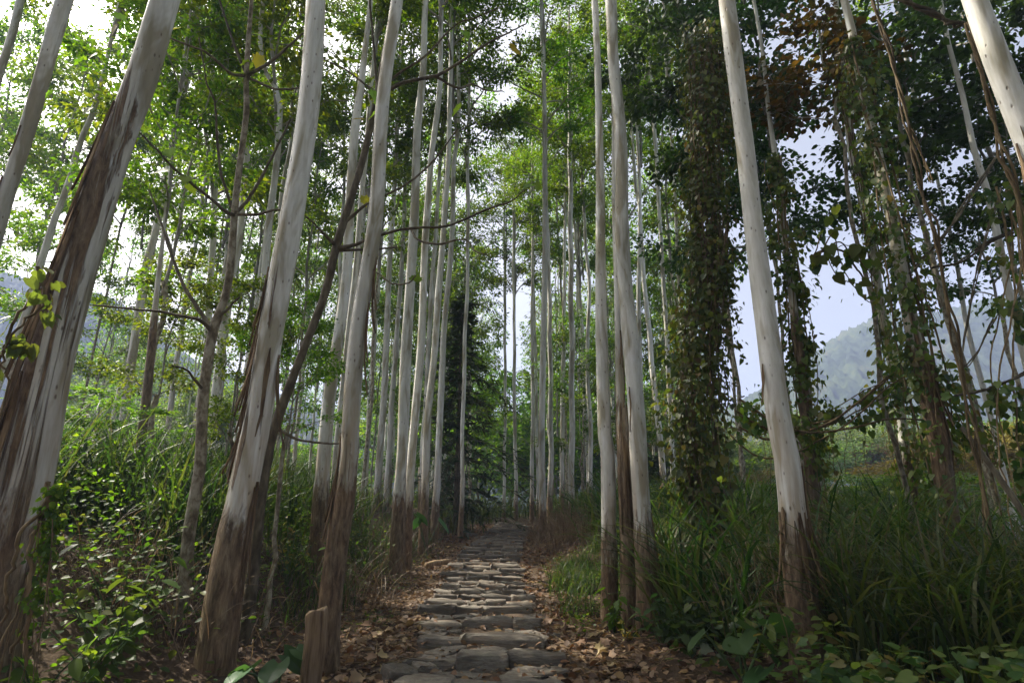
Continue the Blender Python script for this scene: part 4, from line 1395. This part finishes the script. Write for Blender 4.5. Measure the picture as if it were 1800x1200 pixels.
vine('thick column of leafy vines with dangling stems hanging beside the trio of trunks',
     [(1238, 60), (1245, 200), (1242, 350), (1240, 500), (1225, 620), (1222, 740), (1230, 860), (1238, 990)], 9.6, [50, 46, 42, 42, 50, 54, 48, 42], 11500, 11, .085, nstem=20, strands=60, nsingle=120)
vine('narrow leafy vine curtain next to the thick column, hanging toward the ragged-skirt eucalyptus',
     [(1275, 380), (1272, 480), (1262, 600), (1262, 720)], 9.2, [12, 14, 18, 14], 520, 12, .08, nstem=6, strands=12, nsingle=24)
vine('leafy climber wrapping the brown slim trunk behind the ragged-skirt eucalyptus',
     [(1362, 280), (1375, 400), (1394, 500), (1404, 600), (1412, 690), (1426, 800), (1440, 930)], 9.0, [26, 32, 30, 30, 34, 34, 40], 1900, 13, .085)
vine('leafy climber smothering the slimmer pale trunk beside the mountain view',
     [(1476, 80), (1492, 220), (1524, 380), (1545, 500), (1566, 620), (1586, 760), (1606, 880), (1622, 960)], 9.15, [20, 20, 18, 18, 26, 34, 30, 30], 1600, 14, .08, strands=16)
vine('heavy leafy climber draping the thicker brown-footed trunk by the mountain view',
     [(1500, 80), (1540, 240), (1570, 400), (1600, 540), (1632, 680), (1655, 820), (1680, 980)], 7.5, [30, 36, 34, 42, 46, 34, 24], 3200, 15, .08, nstem=5, strands=18, nsingle=90)
vine('low tangle of browned vine leaves bridging the trunks below the mountain view',
     [(1290, 730), (1350, 760), (1440, 745), (1500, 720), (1560, 690), (1640, 690), (1720, 760), (1740, 800)], 8.2, [60, 66, 40, 44, 66, 80, 60, 50], 1100, 16, .085, 'vine', nstem=6, strands=34, nsingle=70, shell=.1)
vine('dark leafy vine tangle at the frame of the valley beside the slender grey-white trunk',
     [(1760, 330), (1790, 480), (1770, 640), (1780, 760), (1800, 900)], 7.0, [30, 36, 40, 40, 30], 620, 17, .09, 'vine', nstem=3, strands=12)
vine('sparse large-leaved vine reaching out into the sky gap beside the mountain',
     [(1425, 455), (1470, 440), (1510, 470), (1545, 500)], 8.0, [22, 60, 60, 50], 40, 18, .13, 'vine', nstem=5, strands=0, nsingle=34, shell=.1)
vine('heart-leaved climber on the lower side of the thick bark-shedding trunk',
     [(70, 470), (60, 540), (30, 600), (12, 670)], 3.9, [20, 28, 24, 16], 30, 19, .08, 'vine', nstem=2, nsingle=22)
vine('feathery green creeper hanging on the foot of the thick bark-shedding trunk',
     [(95, 850), (80, 940), (60, 1040), (40, 1140)], 3.9, [14, 24, 24, 22], 900, 20, .035, 'bright', nstem=4, strands=10, nsingle=20, T=T_OVATE)


def liana(label, px, Y, wpx, cat='vine', name='liana', mat='liana'):
    pts = np.array([P(x, y, Y)[0] for x, y in px])
    gz = float(tz(pts[-1, 0], Y))
    base = np.array([pts[-1, 0], Y, min(gz, pts[-1, 2])])
    s = P(px[0][0], px[0][1], Y)[1]
    r = np.random.default_rng(int(px[0][0]))
    sp = smooth_path(pts, 8)
    g = Geo()
    k = np.arange(len(sp))
    for q in range(3):
        off = np.stack([np.cos(k * .45 + q * 2.1), np.sin(k * .45 + q * 2.1), 0 * k], -1) * wpx * s * .28
        g.add(*tube(sp + off - base + np.cumsum(r.normal(0, .003, sp.shape), 0), wpx * s * .24, 5))
    o = obj(name, g.mesh(name, M[mat]), None, base)
    tag(o, label, cat)


liana('long twisted tan liana hanging from the dark vine canopy to the grass',
      [(1528, -60), (1533, 0), (1560, 77), (1577, 143), (1597, 227), (1610, 283), (1623, 350), (1640, 400), (1663, 527), (1680, 600), (1697, 700), (1713, 783), (1730, 900), (1740, 1020)], 5.6, 7)
liana('split end of the twisted tan liana dangling in the vine canopy', [(1600, 225), (1618, 270), (1637, 320)], 5.65, 4)
liana('brown liana hanging along the leaning white eucalyptus', [(1700, 40), (1722, 120), (1745, 210), (1760, 270), (1785, 330), (1800, 420), (1815, 560), (1830, 800), (1840, 1000)], 4.6, 9)
liana('thin looping bare vine below the vine canopy near the valley', [(1760, 330), (1730, 430), (1705, 540), (1690, 640), (1715, 620), (1740, 570), (1760, 540)], 7.2, 4, mat='stem')
liana('thin dark vine sagging between trunks above the golden bushes', [(1640, 470), (1690, 460), (1740, 425), (1800, 400)], 7.4, 7, mat='stem')
liana('dark bare bough reaching across the valley view behind the tan liana', [(1680, 695), (1730, 685), (1780, 665), (1830, 640)], 7.0, 8, mat='stem')
liana('dark bough crossing under the vine canopy in front of the sky', [(1600, 480), (1660, 410), (1700, 350), (1760, 260)], 7.3, 7, mat='stem')
liana('pale knotted bough across the top of the vine canopy', [(1580, -5), (1615, 12), (1655, 30), (1675, 42), (1700, 40)], 5.2, 11, mat='stem')

# ------------------------------------------------------------------ undergrowth
def scatter(n, x0, x1, y0, y1, fn=None):
    x, y = rng.uniform(x0, x1, n), rng.uniform(y0, y1, n)
    if fn is not None:
        k = fn(x, y)
        x, y = x[k], y[k]
    return np.stack([x, y, tz(x, y) - .02], -1)


def clumped(n, centres, sig):
    c = centres[rng.integers(0, len(centres), n)]
    x = c[:, 0] + rng.normal(0, sig, n)
    y = c[:, 1] + rng.normal(0, sig, n)
    return np.stack([x, y, tz(x, y) - .03], -1)


def grass_object(name, label, base, Lr, Wr, lean=.35, droop=1.7, mat='grass'):
    n = len(base)
    g = Geo()
    L = rng.uniform(*Lr, n)
    blades(g, base, rng.uniform(0, 6.28, n), L, rng.uniform(0, lean, n), rng.uniform(.35, 1.0, n) * droop, rng.uniform(*Wr, n))
    o = obj(name, g.mesh(name, M[mat], True))
    tag(o, label, 'grass', kind='stuff')


def d_of(x, y): return x - xp(y)


c = scatter(150, -11, -3.4, 5.5, 16, lambda x, y: d_of(x, y) < -3.2)
grass_object('tall_grass', 'tall sunlit arching grass covering the bank beside the thick leaning trunk', clumped(8000, c, .16), (.9, 2.0), (.014, .036))
c = scatter(60, -3.8, -2.3, 7.5, 20, lambda x, y: d_of(x, y) < -2.0)
grass_object('verge_grass', 'mixed short grass and weeds below the bank beside the steps', clumped(2800, c, .15), (.25, .7), (.008, .018), .5)
c = scatter(120, 1.9, 9.5, 6.0, 17, lambda x, y: (d_of(x, y) > 2.3))
grass_object('tall_grass', 'tall dark arching grass under the vine trees on the valley side', clumped(6500, c, .13), (.8, 2.0), (.016, .045), .5, 2.2)
c = scatter(34, 2.9, 7.5, 4.4, 7.0)
grass_object('tall_grass', 'drooping dark grass clump beside the taro leaves', clumped(1900, c, .12), (.8, 1.6), (.012, .034), .3, 2.4)
c = scatter(46, .75, 2.1, 8.6, 12.5, lambda x, y: (d_of(x, y) > 1.2))
grass_object('verge_grass', 'fresh green grass tufts along the edge of the steps by the trio of trunks', clumped(2200, c, .12), (.15, .5), (.006, .014), .5)
c = np.vstack([scatter(70, .8, 3.0, 12.5, 22, lambda x, y: d_of(x, y) > 1.05), scatter(26, -3.5, -1.6, 9, 20, lambda x, y: d_of(x, y) < -1.7), scatter(10, -4.2, -2.6, 5.5, 8.5)])
grass_object('dry_grass', 'straw-coloured dead grass heaped along both sides of the steps', clumped(5200, c, .25), (.4, 1.2), (.005, .012), .7, 2.0, 'drygrass')
c = scatter(60, 2.2, 6.5, 5.2, 11)
grass_object('dry_grass', 'dead straw stalks mixed into the dark grass under the vine trees', clumped(2600, c, .25), (.5, 1.6), (.004, .012), .5, 1.8, 'drygrass')
c = scatter(150, -12, 14, 20, 40, lambda x, y: (np.abs(d_of(x, y)) > 1.4) | (y > 25.5))
grass_object('tall_grass', 'green grass growing among the trunks beyond the top of the steps', clumped(7000, c, .4), (.7, 1.5), (.02, .045))


def herb_object(name, label, base, h, L, mat='herb', T=T_OVATE, per=1):
    n = len(base)
    g = Geo()
    z = base[:, 2] + rng.uniform(.02, 1, n) ** 1.3 * h
    c_ = np.stack([base[:, 0], base[:, 1], z], -1)
    d = rng.normal(0, 1, (n, 3)) * [1, 1, .35]
    nn = rng.normal(0, .45, (n, 3)) + [0, -.15, 1]
    ll = rng.uniform(L[0], L[1], n)
    leaves(g, c_, d, nn, ll, ll * rng.uniform(.5, .8, n), T)
    o = obj(name, g.mesh(name, M[mat], False))
    tag(o, label, 'undergrowth', kind='stuff')


c = scatter(230, -10, -2.2, 4.2, 14, lambda x, y: d_of(x, y) < -2.0)
herb_object('undergrowth', 'leafy green weeds and shrub sprouts on the grassy bank', clumped(15000, c, .22), .85, (.035, .10))
c = scatter(150, -9, -3.0, 4.6, 12, lambda x, y: d_of(x, y) < -2.8)
herb_object('undergrowth', 'sunny yellow-green weeds standing among the tall grass of the bank', clumped(6800, c, .2), 1.2, (.035, .085), 'bright')
c = scatter(120, 2.0, 9, 4.8, 13, lambda x, y: d_of(x, y) > 1.9)
herb_object('undergrowth', 'leafy ground creepers under the vine trees on the valley side', clumped(7000, c, .25), .65, (.04, .11), 'vine', T_HEART)
c = scatter(60, 2.2, 6.5, 3.6, 6.2)
herb_object('undergrowth', 'dark creeping ground leaves in front of the drooping grass clump', clumped(3200, c, .2), .5, (.05, .12), 'vine', T_HEART)
grass_object('tall_grass', 'dark arching grass in front of the ground creepers on the valley side', clumped(1500, scatter(30, 3.2, 6.8, 3.7, 5.4), .14), (.6, 1.3), (.012, .032), .4, 2.3)
c = scatter(50, -2.6, -1.35, 6.5, 17, lambda x, y: d_of(x, y) < -1.2)
herb_object('undergrowth', 'small weeds fringing the litter slope beside the steps', clumped(1800, c, .12), .22, (.02, .06))
c = scatter(40, .8, 2.0, 7.2, 13, lambda x, y: d_of(x, y) > 1.1)
herb_object('undergrowth', 'small weeds fringing the steps by the trio of trunks', clumped(1600, c, .10), .2, (.02, .06), 'bright')
c = scatter(26, 1.75, 2.7, 5.9, 7.6)
herb_object('undergrowth', 'low dark lobed-leaf plants at the foot of the thickest trunk of the trio', clumped(650, c, .14), .45, (.07, .15), 'dark', T_PALM)
c = scatter(170, -14, 16, 20, 45, lambda x, y: (np.abs(d_of(x, y)) > 1.8) | (y > 26))
herb_object('undergrowth', 'low leafy shrubs among the trunks beyond the top of the steps', clumped(9000, c, .5), 1.1, (.07, .16), 'herb')

# dead twigs and leaves on the ground
def litter_object():
    g = Geo()
    n = 17000
    y = 3.2 + rng.uniform(0, 1, n) ** 1.5 * 22
    d = np.where(rng.random(n) < .5, -1, 1) * (.72 + np.abs(rng.normal(0, .85, n)))
    on = rng.random(n) < .13
    d = np.where(on, rng.uniform(-.8, .8, n), d)
    x = xp(y) + d
    c_ = np.stack([x, y, tz(x, y) + rng.uniform(.004, .05, n) + np.where(np.abs(d) < .85, .03, 0)], -1)
    dd = rng.normal(0, 1, (n, 3)) * [1, 1, .3]
    nn = rng.normal(0, .45, (n, 3)) + [0, 0, 1]
    ll = rng.uniform(.03, .11, n)
    leaves(g, c_, dd, nn, ll, ll * rng.uniform(.35, .9, n), T_OVATE)
    o = obj('leaf_litter', g.mesh('leaf_litter', M['litter'], False))
    tag(o, 'brown and tan dead leaves strewn along both edges of the path', 'leaf litter', kind='stuff')
    g = Geo()
    for q in range(420):
        yy = 3.6 + rng.random() ** 1.4 * 16
        dd_ = rng.choice([-1, 1]) * (.75 + abs(rng.normal(0, .8)))
        xx = float(xp(yy)) + dd_
        ln = rng.uniform(.12, .7)
        an = rng.uniform(0, 6.28)
        e = np.array([math.cos(an), math.sin(an)]) * ln / 2
        pts = np.array([[xx - e[0], yy - e[1], 0], [xx, yy, 0], [xx + e[0], yy + e[1], 0]])
        pts[:, 2] = tz(pts[:, 0], pts[:, 1]) + rng.uniform(.01, .06, 3)
        g.add(*tube(pts, rng.uniform(.002, .007), 4))
    o = obj('twig_litter', g.mesh('twig_litter', M['liana']))
    tag(o, 'thin dead twigs strewn on the litter beside the path', 'twigs', kind='stuff')


litter_object()
dry = []
for q in range(5):
    g = Geo()
    tv = T_PALM[0].copy()
    tv[:, 2] += .35 * tv[:, 1] ** 2 * (1 if q % 2 else 1.8) + .15 * np.sin(tv[:, 0] * 4 + q)
    leaves(g, np.zeros((1, 3)), np.array([[1., 0, .1]]), np.array([[0, 0, 1.]]), np.array([1.]), np.array([.9]), (tv, T_PALM[1]))
    dry.append(g.mesh('fallen_leaf', M['litter']))
for q in range(90):
    left = q % 2 == 0
    y = rng.uniform(4.6, 8.4)
    x = float(xp(y)) + (-(.85 + abs(rng.normal(0, .45))) if left else (.85 + abs(rng.normal(0, .6))))
    o = obj('fallen_leaf', dry[q % 5], None, (x, y, float(tz(x, y)) + rng.uniform(.02, .05)))
    s = rng.uniform(.08, .17)
    o.scale = (s, s, s)
    o.rotation_euler = (rng.normal(0, .35), rng.normal(0, .35), rng.uniform(0, 6.28))
    tag(o, 'large curled dry leaf on the litter on the sawn post side of the path' if left else 'large curled dry leaf on the litter on the trio side of the path', 'leaf',
        'curled leaves on the post side' if left else 'curled leaves on the trio side')

# ---- taro plants
def taro(label, specs):
    pts = [P(x, y, Y)[0] for x, y, s, Y, az in specs]
    cx = np.mean([p[0] for p in pts]); cy_ = np.mean([p[1] for p in pts])
    base = np.array([cx, cy_ + .05, float(tz(cx, cy_))])
    root = empty('taro_plant', base)
    tag(root, label, 'plant')
    r = np.random.default_rng(int(abs(cx) * 1000))
    for p, (x, y, s_, Y, az) in zip(pts, specs):
        L = s_ * P(x, y, Y)[1]
        # blade with veins pressed in: a fan of strips from the stalk
        nu, nv = 9, 8
        V = []
        for a in range(nu):
            u = a / (nu - 1)
            hw = .46 * (math.sin(math.pi * min(1, u * .86 + .16)) ** .75) if u < .985 else .0
            for b in range(-nv, nv + 1):
                v = b / nv
                back = -.20 * abs(v) * (1 - u) ** 3
                V.append(((u + back) * L, v * hw * L, L * (.08 * abs(v) - .22 * u * u + .012 * math.sin(u * 26 - abs(v) * 7))))
        V = np.array(V)
        m_ = 2 * nv + 1
        i, j = np.meshgrid(np.arange(nu - 1), np.arange(m_ - 1), indexing='ij')
        Q = np.stack([i * m_ + j, (i + 1) * m_ + j, (i + 1) * m_ + j + 1, i * m_ + j + 1], -1).reshape(-1, 4)
        lf = obj('leaf', mesh('leaf', V, [Q], M['taro']), None, p - base)
        lf.rotation_euler = (r.normal(0, .2), .35 + r.normal(0, .15), az)
        g = Geo()
        tip = p - base + np.array([0, 0, -.005])
        ft = np.array([r.normal(0, .05), r.normal(0, .05), -.03])
        mid = (tip + ft) / 2 + np.array([tip[0] * .15, .0, .06])
        g.add(*tube(smooth_path(np.array([ft, mid, tip]), 5), np.linspace(.014, .007, 11), 7))
        lf.parent = obj('stalk', g.mesh('stalk', M['greenstem']), root)
    return root


taro('taro plant with broad arrow leaves between the trio and the ragged-skirt eucalyptus', [(1290, 1092, 75, 5.5, -.3), (1350, 1088, 62, 5.5, .5), (1300, 1120, 70, 5.4, -1.9), (1345, 1175, 60, 5.2, -2.5), (1240, 1110, 50, 5.7, -2.8)])
taro('taro plant with one huge leaf beside the drooping dark grass clump', [(1495, 1185, 95, 4.9, -.2), (1470, 1180, 70, 4.9, -2.6), (1540, 1170, 50, 5.1, .3)])
taro('taro plant with glossy upright leaves next to the sawn post', [(500, 1150, 55, 5.3, .3), (490, 1165, 55, 5.2, -1.6), (440, 1170, 60, 5.1, 2.4), (430, 1180, 45, 5.0, -1.9), (520, 1140, 40, 5.4, -.5)])
taro('small taro plant hidden among the white trunks left of the steps', [(733, 905, 26, 14.5, .4), (772, 915, 28, 15.5, .2), (738, 912, 22, 14.5, 2.6)])


def leafy_plant(label, px, py, Y, h, nst, nlf, L, mat='herb', T=T_OVATE, name='leafy_plant', spread=.5, group=None):
    p, _ = P(px, py, Y)
    base = np.array([p[0], Y, float(tz(p[0], Y))])
    root = empty(name, base)
    tag(root, label, 'plant', group)
    r = np.random.default_rng(int(px * 7 + py))
    sh = []
    for q in range(5):
        g = Geo()
        leaves(g, np.zeros((1, 3)), np.array([[1., 0, -.1]]) + r.normal(0, .08, (1, 3)), np.array([[0, 0, 1.]]) + r.normal(0, .1, (1, 3)), np.array([1.]), np.array([r.uniform(.5, .62)]), T)
        sh.append(g.mesh('leaf', M[mat]))
    for s in range(nst):
        az = r.uniform(0, 6.28)
        hh = h * r.uniform(.6, 1.05)
        k = np.linspace(0, 1, 7)
        pts = np.stack([math.cos(az) * spread * h * k ** 1.5, math.sin(az) * spread * h * k ** 1.5, hh * k - .03], -1) + np.cumsum(r.normal(0, .008, (7, 3)), 0)
        g = Geo()
        g.add(*tube(pts, np.linspace(.009, .003, 7), 5))
        stm = obj('stem', g.mesh('stem', M['greenstem']), root)
        for q in range(nlf):
            f = .3 + .7 * (q + r.uniform(.2, .8)) / nlf
            c_ = np.array([np.interp(f, k, pts[:, e]) for e in range(3)])
            o = obj('leaf', sh[(q + s) % 5], stm, c_)
            s_ = L * r.uniform(.65, 1.2)
            o.scale = (s_, s_, s_)
            o.rotation_euler = (r.normal(0, .3), r.uniform(-.15, .55), az + q * 2.4 + r.normal(0, .3))
    return root


leafy_plant('leafy shrub with toothed dark leaves in the dark hollow beside the bowed sapling', 205, 1150, 5.0, 1.0, 7, 9, .15, 'herb', spread=.5)
leafy_plant('lower leafy shrub in the dark hollow just behind the bright yellow-green seedlings', 170, 1170, 4.7, .8, 6, 8, .14, 'herb', spread=.5)
leafy_plant('bright yellow-green broad-leaved seedling below the feathery creeper', 75, 1190, 4.3, .42, 5, 5, .17, 'palmate', spread=.7)
leafy_plant('bright yellow-green broad-leaved seedling in front of the dark hollow', 120, 1195, 4.4, .35, 4, 4, .15, 'palmate', spread=.6)
leafy_plant('dark shrubby plant leaning on the thickest trunk of the trio', 1165, 1130, 6.9, .65, 6, 8, .15, 'dark', T_PALM, spread=.6)
leafy_plant('dark shrubby plant between the trio and the taro', 1215, 1120, 6.6, .6, 6, 8, .13, 'dark', spread=.6)
leafy_plant('green climber sprig at the foot of the red-brown footed trunk', 1078, 1085, 7.9, .55, 4, 6, .16, 'bright', T_PALM, spread=.25)
leafy_plant('upright green seedling in the grass in front of the russet-footed eucalyptus', 552, 1010, 8.4, .9, 3, 6, .16, 'palmate', spread=.25)
leafy_plant('yellowing ground vine sprig at the foot of the dark grass', 1640, 1185, 4.6, .35, 5, 5, .11, 'gold', T_PALM, spread=.9)
leafy_plant('green ground vine sprig beneath the drooping dark grass', 1560, 1175, 4.8, .4, 5, 6, .11, 'vine', T_PALM, spread=.9)
leafy_plant('yellow-leaved weed in the sunlit gap behind the sawn post', 510, 960, 8.6, 1.0, 6, 9, .09, 'gold', spread=.35)
leafy_plant('yellow-green weed at the edge of the litter beside the trio', 1100, 1112, 7.4, .25, 5, 5, .08, 'gold', spread=.7)

# the forest goes on unseen behind the viewpoint: mass added to cut sky light
def mesh_arrays(me):
    v = np.empty(len(me.vertices) * 3, np.float32)
    me.vertices.foreach_get('co', v)
    f = np.empty(len(me.loops), np.int32)
    me.loops.foreach_get('vertex_index', f)
    return v.reshape(-1, 3), f.reshape(-1, len(f) // len(me.polygons))


gl_, gt_ = Geo(), Geo()
LV, LF = mesh_arrays(FAR[0][1])
BV, BF = mesh_arrays(LOW[0][1])
for k in range(58):
    for _ in range(50):
        x, y = rng.uniform(-20, 20), rng.uniform(-22, 3)
        if math.hypot(x, y) > 5 and abs(x) > 1.8 and not (y > -1 and abs(x) < 7): break
    z = float(tz(x, y))
    a = rng.uniform(0, 6.28)
    rot = np.array([[math.cos(a), -math.sin(a), 0], [math.sin(a), math.cos(a), 0], [0, 0, 1]])
    if k % 3 == 2:
        gl_.add((BV @ rot.T) * [1.2, 1.2, 1.2] + [x, y, z + .8], BF)
    else:
        gl_.add((LV @ rot.T) * [1.25, 1.25, 1.1] + [x, y, z + 8.5], LF)
    zz = np.linspace(-.2, 20 if k % 3 != 2 else 5, 8)
    gt_.add(*tube(np.stack([0 * zz + x, 0 * zz + y, zz + z], -1), np.linspace(.16, .04, 8) * (1 if k % 3 != 2 else .4), 7))
fo = obj('shading_forest', gl_.mesh('shading_forest', M['canopy'], False))
tag(fo, 'unseen leafy forest crowns added around and behind the viewpoint to block sky light', 'forest', kind='stuff')
fs = obj('shading_trunks', gt_.mesh('shading_trunks', M['stem']))
tag(fs, 'unseen trunks added under the light-blocking crowns around and behind the viewpoint', 'forest', kind='stuff')

# ------------------------------------------------------------------ air
def haze():
    x0, x1, y0, y1, z0, z1 = -1620, 1620, -1620, 1620, -21.5, 152
    V = np.array([[a, b, c] for a in (x0, x1) for b in (y0, y1) for c in (z0, z1)], float)
    Fq = np.array([[0, 1, 3, 2], [4, 6, 7, 5], [0, 4, 5, 1], [2, 3, 7, 6], [0, 2, 6, 4], [1, 5, 7, 3]])
    m, t, out = new_mat('haze_air')
    v = N(t, 'ShaderNodeVolumePrincipled')
    v.inputs['Color'].default_value = (.52, .64, 1.0, 1)
    v.inputs['Density'].default_value = .0013
    v.inputs['Anisotropy'].default_value = .0
    t.links.new(v.outputs[0], out.inputs['Volume'])
    o = obj('haze', mesh('haze', V, [Fq], m, False))
    tag(o, 'pale blue morning haze hanging in the forest and valley', 'haze', kind='stuff')


haze()
